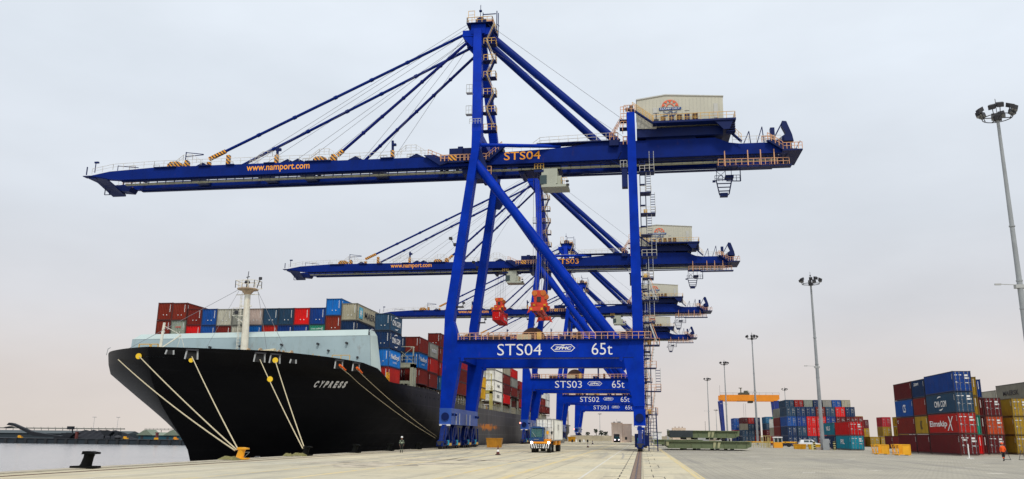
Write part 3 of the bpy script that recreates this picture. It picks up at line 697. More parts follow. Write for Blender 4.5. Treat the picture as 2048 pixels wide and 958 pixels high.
    m.bar((24.9,GN0+.6,54.4),(23.6,GN0+.6,52.0),.2); m.box(22.9,23.6,GN0+.3,GN0+1.2,51,53.6); m.poly([(22.0,51),(24.2,51),(26.2,49.3),(24.4,49.3)], 'y', GN0-.8, GN0-.05)
    m.box(25.6,27.8,GN0-.6,GF1,49.1,49.3); m.bar((26.6,GN0,49.2),(27.6,GN0,50.9),.12); m.box(24.5,26.9,GN0-.8,GN0,49.0,49.3); m.box(25,26.4,GN0,GN0+3,51,51.8)
    m.box(17.2,26.0,GN0+.2,GN0+1.6,46.7,46.95); m.box(13.8,17.4,GN0+.2,GN0+1.6,46.9,47.1)
    for xx in (14.2,16.2,18.2,20.2,22.2,24.2): m.bar((xx,GN0+.3,48.9),(xx,GN0+.3,46.9),.1)
    T(m, 'service_jib', DBLUE)
    m = MB(); m.rail([(14,GN0+.1,47.1),(25.6,GN0+.1,46.95)], 1.1, .9, .09); m.rail([(14,GN0+1.7,47.1),(25.6,GN0+1.7,46.95)], 1.1, 1.3, .09)
    m.rail([(22.2,GN0-.8,51.2),(24.6,GN0-.8,49.5)], 1.1, .7, .1); m.rail([(24.6,GN0-.8,49.3),(27.7,GN0-.8,49.3)], 1.1, .6, .1)
    m.rail([(21.4,GN0+.1,51),(23.4,GN0+.1,51)], 1.0, .5, .14)
    for xx in (15.1, 18.9, 21.0, 23.2): m.bar((xx,GN0-.02,49.6),(xx,GN0-.02,46.9),.16)
    T(m, 'end_railing', RAILP)
    # hanging maintenance basket
    m = MB()
    for xx in (13.9, 15.4, 16.4): m.bar((xx,140,48.9),(xx,140,45.4),.09)
    m.bar((13.9,140,47.0),(15.4,140,45.5),.07); m.bar((15.4,140,47.0),(13.9,140,45.6),.07); m.bar((17.9,140,48.9),(17.9,140,45.1),.14); m.bar((17.9,140,45.1),(15.5,140,45.2),.14)
    m.rail([(13.6,140,45.2),(14.9,140,45.2)], 1.0, .5, .08); m.rail([(16.6,140,45.2),(17.8,140,45.2)], 1.0, .4, .08); m.box(15.3,16.7,139.4,141,45.6,46.1)
    for k in range(5): m.box(13.7+k*.14, 16.3-k*.10, 139.0+k*.4, 139.25+k*.4, 45.1-k*.55, 45.22-k*.55)
    m.bar((13.7,139,45.1),(14.3,140.6,43),.16); m.bar((16.3,139,45.1),(15.9,140.6,43),.16); m.box(14.4,15.7,140.3,141.3,42.6,43.2); m.box(13.1,13.6,139,139.4,44.8,45.1)
    T(m, 'maintenance_basket', DBLUE)
    # landside leg stairs, lift shaft
    m = MB()
    z = 2.4; k = 0; x0 = 1.0
    m.mat(2); m.stair((2.0,Y0-.6,.1),(2.0,Y0+1.6,4.6),.8,'x') if False else m.stair((1.35,Y0+.2,.05),(1.5,Y0+2.6,5.2),.75,'x')
    m.mat(0).bar((1.0,Y0,.05),(1.0,Y0,6),.16); m.bar((2.35,Y0+.2,.05),(2.2,Y0+.2,6.6),.16)
    for kk in range(12): m.bar((1.0,Y0+.1,.4+kk*.5),(2.3,Y0+.1,.4+kk*.5),.07)
    z = 5.4
    while z < 47:
        ex = 3.1 if k % 2 else 2.5
        m.mat(0).box(.7, ex, Y0-.2, Y0+1.9, z, z+.12)
        m.mat(1 if z < 20 else 4).rail([(.75,Y0-.2,z+.1),(ex,Y0-.2,z+.1)], 1.0, .7, .06); m.rail([(ex,Y0-.2,z+.1),(ex,Y0+1.9,z+.1)], 1.0, .7, .06)
        m.mat(0).box(.65,1.5,Y0+.2,Y0+.9,z+1.5,z+1.62); m.mat(2)
        a, b = (1.7, ex-.3)
        if k % 2: a, b = b, a
        if k % 3 == 1 or z > 24:
            m.mat(2).bar((ex-.75,Y0+.1,z),(ex-.75,Y0+.1,z+3.6),.08); m.bar((ex-.05,Y0+.1,z),(ex-.05,Y0+.1,z+3.6),.08)
            for q in range(8): m.mat(0).bar((ex-.75,Y0+.1,z+.3+q*.42),(ex-.05,Y0+.1,z+.3+q*.42),.09)
        else:
            m.stair((a,Y0+.3,z+.1),(b,Y0+.3,z+3.4),.7,'y')
            m.mat(1).bar((a,Y0,z+1.1),(b,Y0,z+4.3),.09)
        m.mat(3).box(.9+.3*(k%2),1.5+.3*(k%2),Y0+.4,Y0+1.1,z+.15,z+.9) if k % 3 == 0 else None
        z += 3.55; k += 1
    m.mat(0).bar((1.62,Y0+1.9,5),(1.62,Y0+1.9,47),.14); m.bar((.75,Y0+1.9,5),(.75,Y0+1.9,47),.14)
    T(m, 'leg_stairs', [DBLUE, RAILP, LGREY, RAILY, RAILW])
    m = MB(); m.rail([(.2,Y0+.2,55.1),(-1.6,Y0+.2,55.1)], 1.3, .5, .09); m.rail([(-1.9,Y0+.2,52),(-1.9,Y0+2,52)], 1.1, .5, .09)
    m.mat(1).box(-.7,-.1,Y0+.4,Y0+1.4,55.2,56.4); m.mat(0)
    for z in (52.6,54.0,55.2): m.rail([(-2.2,Y0+.3,z),(-1.2,Y0+.3,z)], 1.0, .5, .09)
    for z in (52.5,53.9): m.mat(2).box(-2.4,-1.1,Y0+.2,Y0+1.8,z-.1,z)
    m.mat(0).rail([(-4.2,GN0-.4,52.2),(-2.4,GN0-2,54.6)], 1.0, .5, .06)
    T(m, 'leg_top_platform', [RAILP, BROWN, DBLUE])
    m = MB(); m.box(-2.2,-1.25,Y0+.4,Y0+1.8,42.2,45.4); m.box(-2.4,-1.2,Y0+.3,Y0+1.9,45.4,45.55); m.mat(1).rail([(-2.4,Y0+.3,45.5),(-1.3,Y0+.3,45.5)], 1.2, .5, .08)
    m.mat(0).bar((-2.3,Y0+1,46),(-4.3,137.2,49),.12); m.bar((-2.2,Y0+1,48.5),(-3.3,Y0+4,47.3),.1)
    T(m, 'lift_cabin', [DBLUE, LGREY])
    m = MB(); m.rail([(-4.2,GN0-.7,52.2),(-2.8,GN0-.7,52.2)], 1.3, .5, .14); m.mat(1).box(-4.3,-2.7,GN0-.8,GN0,51.2,52.2); m.mat(0).rail([(-1.9,GN0-.7,51.3),(-.6+.0,GN0-.7,51.3)], 1.4, .5, .16)
    m.rail([(-3.4,GN0-1,53),(-2.0,GN0-2.4,54.6)],1.,.5,.08)
    T(m, 'stay_platform', [RAILP, DBLUE])
    return t, portal, gn, gf
def crane_writing(n, par_portal, par_girder, dy):
    y = Y0+dy
    m = MB(); lettering(m, 'STS0%d' % n, (-22.6, y+.055, 14.62), *XF, 7.15, 1.82, bold=-.006); m.build('lettering', WHITE, par_portal)
    m = MB(); lettering(m, '65t', (-7.5, y+.055, 14.66), *XF, 3.25, 1.85, bold=-.006); m.build('lettering', WHITE, par_portal)
    cx, cz = -12.05, 15.75
    m = MB(); hexo = [(-1.95,0),(-1.35,.56),(1.35,.56),(1.95,0),(1.35,-.56),(-1.35,-.56)]; hexi = [(-1.8,0),(-1.3,.46),(1.3,.46),(1.8,0),(1.3,-.46),(-1.3,-.46)]
    for i in range(6):
        j = (i+1) % 6
        m.poly([(cx+hexo[i][0], cz+hexo[i][1]), (cx+hexo[j][0], cz+hexo[j][1]), (cx+hexi[j][0], cz+hexi[j][1]), (cx+hexi[i][0], cz+hexi[i][1])], 'y', y+.03, y+.055)
    lettering(m, 'ZPMC', (cx-1.4, y+.055, cz-.27), *XF, 2.8, .5, bold=.035, shear=.3); m.poly([(cx-.35,cz+.30),(cx+.15,cz+.30),(cx+.35,cz+.42),(cx-.1,cz+.40)], 'y', y+.03, y+.055)
    m.build('logo', WHITE, par_portal)
    yg = GN0+dy
    m = MB(); lettering(m, 'STS0%d' % n, (-22.9, yg-.003, 49.55), *XF, 6.5, 1.5, bold=.004); m.build('lettering', ORNG, par_girder)
    m = MB(); lettering(m, 'www.namport.com', (-71.4, yg-.003, 49.1), *XF, 12.3, 1.45, bold=.012); m.build('lettering', ORNG, par_girder)
c0, portal0, gn0, gf0 = build_crane(4)
CM = childmap()
CRANES = [(4, 0, c0)]
clabels = {3: 'second nearest blue quay crane, lettered STS03, cabin out over the ship', 2: 'third blue quay crane along the quay, lettered STS02', 1: 'farthest of the blue quay cranes, lettered STS01'}
for n_, dy in ((3, 91.5), (2, 184.0), (1, 273.0)):
    c = copy_tree(c0, CM); c.location.y += dy; c['label'] = clabels[n_]
    CRANES.append((n_, dy, c))
for n_, dy, c in CRANES:
    ch = [o for o in bpy.data.objects if o.parent == c]
    por = min((o for o in ch if o.name.startswith('portal_beam')), key=lambda o: o.name)
    gir = min((o for o in ch if o.name.startswith('boom_girder')), key=lambda o: o.name)
    crane_writing(n_, por, gir, dy)
# trolleys and cabins (children), spreaders (hanging things)
def trolley(c, x, dy, zc=48.0):
    m = MB(); m.box(x-4.5, x+3.2, GN1+dy+.3, GF0+dy-.2, 48.0, 48.7)
    for k in (-3.8, -1.0, 2.0): m.tube((x+k, GN1+dy+.6, 47.8), (x+k, GF0+dy-.6, 47.8), .45, 14)
    tr = m.build('trolley', DBLUE, c)
    y0, y1 = 137.6+dy, 141.2+dy; a, b = x, x+2.6
    m = MB(); m.poly([(a-.1,47.9),(b,47.9),(b,45.2),(b-.5,44.9),(a+.2,45.0),(a-.3,46.0)], 'y', y0, y1)
    m.box(a-.2, b+1.9, y0-.1, y1+.1, 44.5, 44.95); m.box(b, b+.7, y0+.3, y1-.3, 45, 46.6)
    cb = m.build('operator_cabin', paint('cabin cream paint', (.40, .42, .34), .6, .08), c)
    m = MB(); m.box(a-.45, a+.75, y0-.04, y1-.2, 45.1, 46.7); m.box(a-.5,a-.3,y0+.1,y1-.3,45.0,46.6); m.build('window', GLASS, cb)
    m = MB(); m.rail([(a-1.4,y0,47.9),(a+.2,y0,47.9)], 1.0, .5, .13); m.mat(1).box(a-1.5,a+.2,y0-.1,y0+2,47.3,47.7); m.mat(0).rail([(b+.7,y0,45),(b+1.7,y0,45)], 1.1, .4, .07)
    m.mat(2).box(b+1.6,b+2.1,y0-.4,y0,44.6,44.9); m.box(b+1.5,b+2.0,y0-.2,y0+.1,45.3,45.6)
    m.build('cabin_platform', [RAILY, DBLUE, DARK], cb)

for n_, dy, c in CRANES:
    if n_ in (3, 1):
        m = MB(); m.lathe([(.05,-.2),(.2,-.1),(.2,.1),(.05,.2)], (-31.9, Y0+dy-.25, 5.4), 12); m.build('warning_lamp', emit('lit warning lamp %d' % n_, (1,.22,.16), 5), c)
for (n_, dy, c), x in zip(CRANES, (-16.1, -36.9, -9.5, -9.5)): trolley(c, x, dy)
def spreader(x, y, z, label, ztrol, ropes=True):
    """z = underside of the spreader frame, long axis along the quay"""
    t = root('container_spreader', (x, y, z), label, 'spreader', 'red spreaders hanging from the cranes')
    m = MB(); m.box(x-.55,x+.55,y-3.2,y+3.2,z+.5,z+1.2); m.box(x-.25,x+.25,y-6.0,y+6.0,z+.25,z+.75)
    for s in (-1,1):
        m.box(x-1.2,x+1.2,y+s*6.0-.2,y+s*6.0+.2,z+.1,z+.8)
        for k in (-1,1): m.box(x+k*1.2-.12,x+k*1.2+.12,y+s*6.0-.12,y+s*6.0+.12,z-.15,z+.3); m.poly([(x+k*1.2-.15,z+.1),(x+k*1.2+.15,z+.1),(x+k*1.5,z-.35)], 'y', y+s*6.1-.1, y+s*6.1+.1)
    for k in (-.9, .9): m.bar((x+k,y-6,z+.45),(x+k,y+6,z+.45),.14)
    m.build('frame', RED, t)
    m = MB(); m.poly([(x-1.3,z+1.2),(x+1.3,z+1.2),(x+1.55,z+2.0),(x+.95,z+2.3),(x+.9,z+3.3),(x+1.15,z+3.7),(x+.55,z+4.25),(x-.5,z+4.25),(x-1.15,z+3.7),(x-.9,z+2.9),(x-.85,z+2.2),(x-1.5,z+2.1)], 'y', y-2.2, y-1.7)
    m.poly([(x-1.3,z+1.2),(x+1.3,z+1.2),(x+1.5,z+2.0),(x+.95,z+2.3),(x+.9,z+3.3),(x+1.15,z+3.7),(x+.55,z+4.25),(x-.5,z+4.25),(x-1.15,z+3.7),(x-.9,z+2.9),(x-.85,z+2.2),(x-1.5,z+2.1)], 'y', y+1.7, y+2.2)
    m.box(x-.7,x+.7,y-1.7,y+1.7,z+1.3,z+2.4); m.box(x-.9,x-.4,y-1.7,y+1.7,z+3.2,z+3.7)
    m.build('headblock', RED, t)
    m = MB()
    for k in (-.75,.75):
        for s in (-1.95,1.95): m.tube((x+k,y+s-.35,z+3.75),(x+k,y+s+.35,z+3.75),.5,14)
    m.build('sheave', MATS['orange lettering paint'] if False else paint('worn orange paint', (.62,.16,.02), .6, .3, 3, streak=.5, dirt=(.05,.02,.01)), t)
    m = MB(); m.box(x-.35,x+.35,y-2.3,y-2.15,z+2.2,z+3.1); m.mat(1)
    for (a,b,c,d) in ((-1.1,-3.0,.3,.9),(.6,-3.1,.4,.7),(-.4,-5.6,.2,.6),(.9,-5.4,.3,.8),(-1.0,2.5,.3,.8)): m.box(x+a,x+a+d,y+b,y+b+.5,z+c,z+c+.5)
    m.mat(2)
    for k in (-1.0,.8): m.box(x+k,x+k+.35,y-6.3,y-6.1,z+.2,z+.6); m.box(x+k,x+k+.4,y-2.5,y-2.2,z+1.5,z+1.8)
    m.build('hydraulics', [DARK, BROWN, YEL], t)
    m = MB()
    for k in (-.75,.75):
        for s in (-1.95,1.95):
            for q in (-.32,.32): m.tube((x+k+q,y+s*.8,ztrol),(x+k+q,y+s,z+3.8),.03,5)
    m.build('hoist_rope', ROPE_D, t)
    return t
spreader(-16.9, 141.5, 22.3, 'empty red spreader hanging under the cabin of the nearest crane', 48.0)
spreader(-39.4, 232.5, 36.2, 'red spreader of the second crane gripping a red container in mid air', 48.0)

# ================================================================ containers
def corr_wall(mb, p, d, nrm, L, z0, z1, depth=.08, pitch=.31):
    """corrugated sheet starting at p, running along d, outward normal nrm"""
    p = Vector(p); d = Vector(d); nrm = Vector(nrm); n = max(3, int(L/pitch)); pt = L/n; vs = []
    pr = [(0, 0), (.28, 0), (.5, -depth), (.78, -depth)]
    for i in range(n):
        for f, o in pr: vs.append(p+d*((i+f)*pt)+nrm*o)
    vs.append(p+d*L)
    k = len(vs); mb.add([(v.x, v.y, z0) for v in vs]+[(v.x, v.y, z1) for v in vs], [(i, i+1, k+i+1, k+i) for i in range(k-1)])
CW = 2.44
CTPL = {}
def ctemplate(L, H, detail):
    """container centred on x, from y=0 (end towards the camera) to L, base at z=0.
       detail: 'wall' front wall towards camera, 'door' doors towards camera, 'plain' low detail with doors drawn as shallow relief"""
    k = (L, H, detail)
    if k in CTPL: return CTPL[k]
    h = CW/2; parts = {}
    m = MB()
    if detail == 'far':
        m.box(-h+.04,h-.04,.05,L-.04,.12,H-.05)
        for zz in (0, H-.12):
            for xx in (-h, h-.1): m.mat(1).box(xx, xx+.1, 0, L, zz, zz+.12)
            m.box(-h+.1,h-.1,0,.1,zz,zz+.12); m.box(-h+.1,h-.1,L-.1,L,zz,zz+.12)
        for xx in (-h, h-.12):
            for yy in (0, L-.12): m.box(xx, xx+.12, yy, yy+.12, .12, H-.12)
        m.mat(0)
        n = int(L/.6)
        for i in range(n):
            y = .15+i*(L-.3)/n; m.box(-h-.0+.005, -h+.05, y, y+.28, .15, H-.15); m.box(h-.05, h-.005, y, y+.28, .15, H-.15)
        me = m.build('body', [CPAINT, CFRAME]); parts['self'] = me.data; bpy.data.objects.remove(me)
        m = MB()
        for xx in (-.85, -.35, .35, .85): m.mat(0).box(xx-.025, xx+.025, .0, .045, .2, H-.2)
        for (a, b, c, d) in ((.25,.75,H*.72,.14),(.25,.95,H*.58,.12),(-.95,-.55,H*.70,.16),(.3,.8,H*.40,.10),(-.9,-.6,H*.42,.12)): m.mat(1).box(a, b, .0, .04, c, c+d*.8)
        me = m.build('door_marking', [CROD, CMFAR]); parts['door_marking'] = me.data; bpy.data.objects.remove(me)
        CTPL[k] = parts; return parts
    corr_wall(m, (-h+.01,L-.12,0), (0,-1,0), (-1,0,0), L-.24, .15, H-.12)
    corr_wall(m, (h-.01,.12,0), (0,1,0), (1,0,0), L-.24, .15, H-.12)
    corr_wall(m, (h-.12,L-.02,0), (-1,0,0), (0,1,0), CW-.24, .15, H-.12)
    if detail == 'wall': corr_wall(m, (-h+.14,.03,0), (1,0,0), (0,-1,0), CW-.28, .15, H-.12, .10, .27)
    m.box(-h+.06,h-.06,.06,L-.06,H-.08,H-.04); m.box(-h+.06,h-.06,.06,L-.06,.12,.2)
    me = m.build('body', [CPAINT], fix=False); parts['self'] = me.data; bpy.data.objects.remove(me)
    m = MB()
    for xx in (-h, h-.13):
        for yy in (0, L-.13): m.box(xx, xx+.13, yy, yy+.13, .0, H)
    for zz, t in ((.02,.14),(H-.13,.11)):
        for xx in (-h+.004, h-.104): m.box(xx, xx+.1, .13, L-.13, zz, zz+t)
        m.box(-h+.13,h-.13,.004,.1,zz,zz+t); m.box(-h+.13,h-.13,L-.1,L-.004,zz,zz+t)
    for xx in (-h-.01, h-.17):
        for yy in (-.01, L-.17):
            for zz in (0, H-.14): m.box(xx, xx+.18, yy, yy+.18, zz+.002, zz+.138)
    me = m.build('frame', [CFRAME]); parts['frame'] = me.data; bpy.data.objects.remove(me)
    m = MB()
    if detail == 'wall':
        # column of small code marks near the right post
        for i in range(9): m.box(.78, .88, -.025, .04, H-.42-i*.13, H-.34-i*.13)
        m.box(-.25,-.13,-.03,.03,H*.28,H*.28+.12); m.box(.3,.42,-.03,.03,H*.28,H*.28+.12)
    else:
        for xx in (-.95, -.4): m.box(xx, xx+.35, -.012, .03, H-.62, H-.5)
        m.box(.35,.85,-.012,.03,H-.75,H-.5); m.box(.3,.95,-.012,.03,H-1.12,H-.9); m.box(.35,.8,-.012,.03,H*.4,H*.4+.12); m.box(-.9,-.7,-.012,.03,H*.42,H*.42+.2)
    for s in (-1, 1):
        for i in range(5): m.box(s*h-.02 if s < 0 else s*h-.03, s*h+.03 if s < 0 else s*h+.02, .3, .36, H-.5-i*.16, H-.40-i*.16)
    me = m.build('marking', [CMARK]); parts['marking'] = me.data; bpy.data.objects.remove(me)
    if detail == 'door':
        for s, nm in ((-1, 'door'), (1, 'door_b')):
            m = MB(); x0, x1 = (-h+.14, -.01) if s < 0 else (.01, h-.14)
            m.box(x0,x1,.02,.06,.16,H-.14)
            n = 5
            for i in range(n): zz = .3+i*(H-.5)/n; m.box(x0+.08,x1-.08,.0,.03,zz,zz+.22)
            me = m.build('door', [CPAINT]); parts[nm] = me.data; bpy.data.objects.remove(me)
        for i, xx in enumerate((-.82, -.32, .32, .82)):
            m = MB(); m.tube((xx,-.035,.08),(xx,-.035,H-.06),.028,6)
            for zz in (.3, H*.35, H*.6, H-.3): m.box(xx-.07,xx+.07,-.03,.03,zz,zz+.08)
            m.bar((xx,-.07,H*.42),(xx+.3,-.07,H*.42),.04)
            me = m.build('lock_rod', [CROD]); parts['lock_rod%d' % i] = me.data; bpy.data.objects.remove(me)
    CTPL[k] = parts; return parts
PAL = {'dark red': (.19,.022,.016), 'brown red': (.22,.028,.015), 'maroon': (.12,.014,.016), 'bright red': (.62,.012,.012), 'red': (.40,.02,.015), 'pink red': (.50,.025,.04),
       'blue': (.012,.085,.34), 'bright blue': (.01,.15,.48), 'navy': (.010,.034,.10), 'deep blue': (.008,.045,.22), 'steel blue': (.02,.13,.26), 'slate blue': (.025,.065,.12),
       'beige': (.40,.37,.27), 'cream': (.45,.43,.35), 'grey': (.28,.28,.24), 'white': (.84,.83,.76), 'pale pink': (.48,.38,.33), 'green': (.03,.26,.17), 'teal': (.015,.17,.24), 'bright teal': (.01,.26,.36),
       'mustard yellow': (.40,.25,.025), 'yellow': (.60,.33,.015), 'orange red': (.5,.07,.02), 'sea green': (.03,.36,.24), 'grey green': (.30,.34,.27)}
def container(x, y, z, col, L=6.06, H=2.59, detail='wall', label='', group='', rz=0, logos=(), cname='shipping_container'):
    """x,y,z: middle of the near end, base"""
    P = ctemplate(L, H, detail); c = PAL[col] if isinstance(col, str) else col
    k = rnd.uniform(.88, 1.12); c = tuple(min(1, v*k) for v in c)
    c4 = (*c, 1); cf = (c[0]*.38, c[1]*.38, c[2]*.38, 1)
    if detail == 'far':
        t = bpy.data.objects.new(cname, P['self']); COL.objects.link(t); t.color = c4
    else:
        t = bpy.data.objects.new(cname, P['self']); COL.objects.link(t); t.color = c4
    t.location = (x+rnd.uniform(-.025,.025), y+rnd.uniform(-.04,.04), z); t.rotation_euler.z = rz
    tag(t, label, 'container', group)
    if detail != 'far':
        for n_, me in P.items():
            if n_ == 'self': continue
            nm = {'door_b': 'door'}.get(n_, 'lock_rod' if n_.startswith('lock_rod') else n_)
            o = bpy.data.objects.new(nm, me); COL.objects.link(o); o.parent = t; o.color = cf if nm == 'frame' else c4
    elif 'far' == detail:
        o = bpy.data.objects.new('door_marking', P['door_marking']); COL.objects.link(o); o.parent = t; o.color = c4
    for lg in logos:
        side, text, y0, z0, w, h_, colr, kw = lg
        m = MB()
        if side == 'R': lettering(m, text, (CW/2+.012, y0, z0), *XR, w, h_, **kw)
        elif side == 'L': lettering(m, text, (-CW/2-.012, y0, z0), *XL, w, h_, **kw)
        elif side == 'F': lettering(m, text, (y0, -.03, z0), *XF, w, h_, **kw)
        m.build('lettering', colr, None).parent = t
    return t
def cma_arcs(t, side, yc, zc, sc=1.0, mat=None):
    """the two crescent strokes round the lettering"""
    m = MB(); s = 1 if side == 'R' else -1; X = s*(CW/2+.012)
    for a0 in (70, 250):
        pts = []
        for i in range(13):
            a = R(a0+i*6.5-10); pts.append((a, i/12))
        for i in range(12):
            (a, f), (b, g2) = pts[i], pts[i+1]; w0 = .16*math.sin(math.pi*f)+.02; w1 = .16*math.sin(math.pi*g2)+.02
            q = [(yc+s*math.cos(v)*1.35*sc*r, zc+math.sin(v)*.95*sc*r) for v, r in ((a, 1), (b, 1), (b, 1-w1), (a, 1-w0))]
            m.poly(q, 'x', X, X+s*.012)
    m.build('logo', mat or WHITE, None).parent = t
def star_logo(t, yc, zc, sc=1.0):
    m = MB(); X = CW/2+.012
    m.poly([(yc-.62*sc,zc-.62*sc),(yc+.62*sc,zc-.62*sc),(yc+.62*sc,zc+.62*sc),(yc-.62*sc,zc+.62*sc)], 'x', X, X+.01)
    m.mat(1)
    for i in range(7):
        a = R(90+i*360/7); b = R(90+(i+.5)*360/7); c = R(90+(i-.5)*360/7)
        m.poly([(yc+.5*sc*math.cos(a),zc+.5*sc*math.sin(a)),(yc+.2*sc*math.cos(b),zc+.2*sc*math.sin(b)),(yc,zc),(yc+.2*sc*math.cos(c),zc+.2*sc*math.sin(c))], 'x', X+.01, X+.016)
    m.build('logo', [paint('sky blue paint', (.10,.50,.66), .5, .05), WHITE], None).parent = t
ORD = ['first','second','third','fourth','fifth','sixth','seventh','eighth','ninth','tenth','eleventh','twelfth','thirteenth','fourteenth','fifteenth','sixteenth']
BLK = paint('black lettering paint', (.02,.02,.02), .5, .05); REDL = paint('red lettering paint', (.5,.03,.03), .5, .05)
# the container under the second crane's spreader
t = container(-39.4, 226.4, 33.45, 'bright red', 12.19, 2.6, 'wall', 'bright red container hanging in the air under the second crane', 'containers being moved', logos=[('R','Hamb  Sud',5.2,.9,5,.9,WHITE,dict(bold=.02))])
# ---- ship cargo, front bay behind the breakwater
G1 = 'containers in the front bay of the ship'
topc = ['brown red','brown red','dark red','blue','cream','grey','pale pink','slate blue','slate blue','bright red','deep blue','bright blue','beige']
ztop = [21.75,21.7,20.75,20.7,20.65,20.65,20.65,20.65,20.65,20.65,20.65,22.0,21.25]
sec = ['brown red','grey green','bright red','blue','dark red','cream','bright blue','red','deep blue','deep blue','green','brown red','navy']
for i in range(13):
    x = -73.9+1.22+2.49*i
    L = 12.19 if i in (1, 11, 12) else 6.06
    H = 2.75 if i < 2 else 2.59
    z = ztop[i]-H
    lg = []
    if i == 12: lg = [('R','MAERSK',3.4,.75,7.2,1.0,BLK,dict(bold=.02))]
    t = container(x, 117.5, z, topc[i], L, H, 'wall', '%s container, top of row %s from left behind the breakwater' % (topc[i], ORD[i]), G1, logos=lg)
    if i == 12: star_logo(t, 1.7, 1.3, 1.35)
    lg = [('F','ONS',-.45,1.45,.9,.28,REDL,dict(bold=.03))] if i == 1 else ([('F','CHINA SHIPPING',-.9,1.9,1.8,.2,WHITE,{})] if i == 10 else [])
    t = container(x, 117.5, z-2.62, sec[i], L, 2.59, 'wall', '%s container, lower in row %s from left behind the breakwater' % (sec[i], ORD[i]), G1, logos=lg+([('R','CMA CGM',5.5,.9,4.2,.9,WHITE,dict(bold=.02))] if i == 12 else []))
    if i == 12: cma_arcs(t, 'R', 7.5, 1.3, 1.0)
t = container(-42.8, 117.5, 13.4, 'navy', 12.19, 2.59, 'wall', 'navy container at the starboard end behind the breakwater, beneath the lettered one', G1, logos=[('R','CMA CGM',5.5,.9,4.2,.9,WHITE,dict(bold=.02))])
G2 = 'containers stacked along the side of the ship'
XS = -37.72
colsB1 = ['red','bright blue','navy','slate blue']
nm = ['red container at the bottom of the front side stack by the breakwater','bright blue lettered container, second from bottom of the front side stack','navy lettered container, third up in the front side stack','slate blue lettered container on top of the front side stack by the breakwater']
for k in range(4):
    lg = {0: [], 1: [('R','Nedlloyd',.9,1.0,4.3,.95,WHITE,dict(bold=.03)),('R','LINES',2.0,.6,2.0,.25,WHITE,{})], 2: [('R','CMA CGM',1.0,.95,4.2,.85,WHITE,dict(bold=.03))], 3: [('R','CMA CGM',1.0,.95,4.2,.85,WHITE,dict(bold=.03))]}[k]
    t = container(XS, 118.0, 9.25+2.63*k, colsB1[k], 6.06, 2.59, 'wall', nm[k], G2, logos=lg)
    if k > 1: cma_arcs(t, 'R', 3.1, 1.35, 1.05)
def sidebay(y, L, z0, cols, where, rows=1, inner=(), lgs={}):
    for k, c_ in enumerate(cols):
        nmk = ['bottom','second from bottom','third from bottom','fourth from bottom','fifth from bottom'][k]
        if k == len(cols)-1: nmk = 'top'
        container(XS, y, z0+2.63*k, c_, L, 2.59, 'wall', '%s container, %s of the stack %s' % (c_, nmk, where), G2, logos=lgs.get(k, ()))
    for r_, ic in enumerate(inner):
        for k, c_ in enumerate(ic):
            container(XS-2.5*(r_+1), y, z0+2.63*k, c_, L, 2.59, 'wall', '%s container, number %d up inside the stack %s' % (c_, k+1, where), G2)
sidebay(134.7, 6.06, 10.35, ['dark red','bright blue','dark red'], 'just behind the cream lashing frame', inner=[('maroon','navy','navy')], lgs={1: [('R','Nedlloyd',.9,1.0,4.3,.95,WHITE,dict(bold=.03)),('R','LINES',2.0,.6,2.0,.25,WHITE,{})]})
sidebay(142.0, 6.06, 10.2, ['dark red','red','grey'], 'left of the nearest crane leg', lgs={2: [('R','MAERSK',1.2,1.0,3.6,.6,WHITE,dict(bold=.02))]})
sidebay(149.6, 12.19, 10.1, ['steel blue','red','brown red','dark red'][:4], 'half hidden by the nearest crane leg')
sidebay(163.2, 12.19, 10.1, ['brown red','dark red','pink red','dark red'], 'between the legs of the nearest crane')
sidebay(177.2, 12.19, 10.2, ['yellow','orange red','red'], 'behind the nearest crane\'s far leg')
sidebay(190.2, 6.06, 10.3, ['yellow','yellow'], 'next to the white ship boxes')
WH = dict(bold=.02)
sidebay(208.2, 12.19, 10.5, ['white','white','white','white'], 'of white boxes on the ship side', inner=[('white','white','white')], lgs={0: [('R','SUD',4,1.0,3.6,.8,BLK,WH)], 1: [('R','HAM',4,1.0,3.6,.8,BLK,WH)]})
sidebay(222.0, 12.19, 10.5, ['bright red','maroon','dark red','beige'], 'right after the white ship boxes')
sidebay(236.0, 12.19, 13.1, ['dark red','grey','bright red'], 'above the open brown bay on the ship')
sidebay(252, 12.19, 10.5, ['red','dark red','red'], 'just before the second crane leg')
sidebay(266, 12.19, 10.5, ['dark red','red','navy'], 'seen through the legs of the second crane')
sidebay(281, 12.19, 10.5, ['brown red','dark red','maroon'], 'just after the second crane')
sidebay(296, 12.19, 10.5, ['maroon','orange red','slate blue'], 'left of the yard tractor box')
sidebay(311, 12.19, 10.5, ['dark red','dark red','white'], 'just before the third crane')
sidebay(326, 12.19, 10.5, ['dark red','white','white'], 'next to the third crane leg')

# ================================================================ the container ship
ship = root('container_ship', (-57.3, 230, WZ), 'huge black-hulled container ship moored at the quay, bow towards the left', 'ship')
CX, HB = -56.1, 20.1
def stem_y(z):
    P = [(-6, 102.5), (-3, 100.8), (0, 99.0), (2, 96.6), (4, 93.7), (6, 91.2), (8, 89.6), (10, 88.6), (12.4, 88.0)]
    for (a, ya), (b, yb) in zip(P, P[1:]):
        if z <= b: return ya+(yb-ya)*(z-a)/(b-a)
    return 88.0
def half(y, z):
    u0 = stem_y(z); t = max(0, min(1, (z+3)/12.8))
    Lz = 76*(1-t)+31.2*t; n = 1.45+.32*t; e = 1-.18*t
    u = max(0, min(1, (y-u0)/Lz))**e; b = HB*(1-(1-u)**n)
    if z < 0: b *= 1-.012*(z*z)
    if y > 415: b *= max(.0, 1-((y-415)/40)**2*(.15 if z > 3 else .5))
    return max(b, .02)
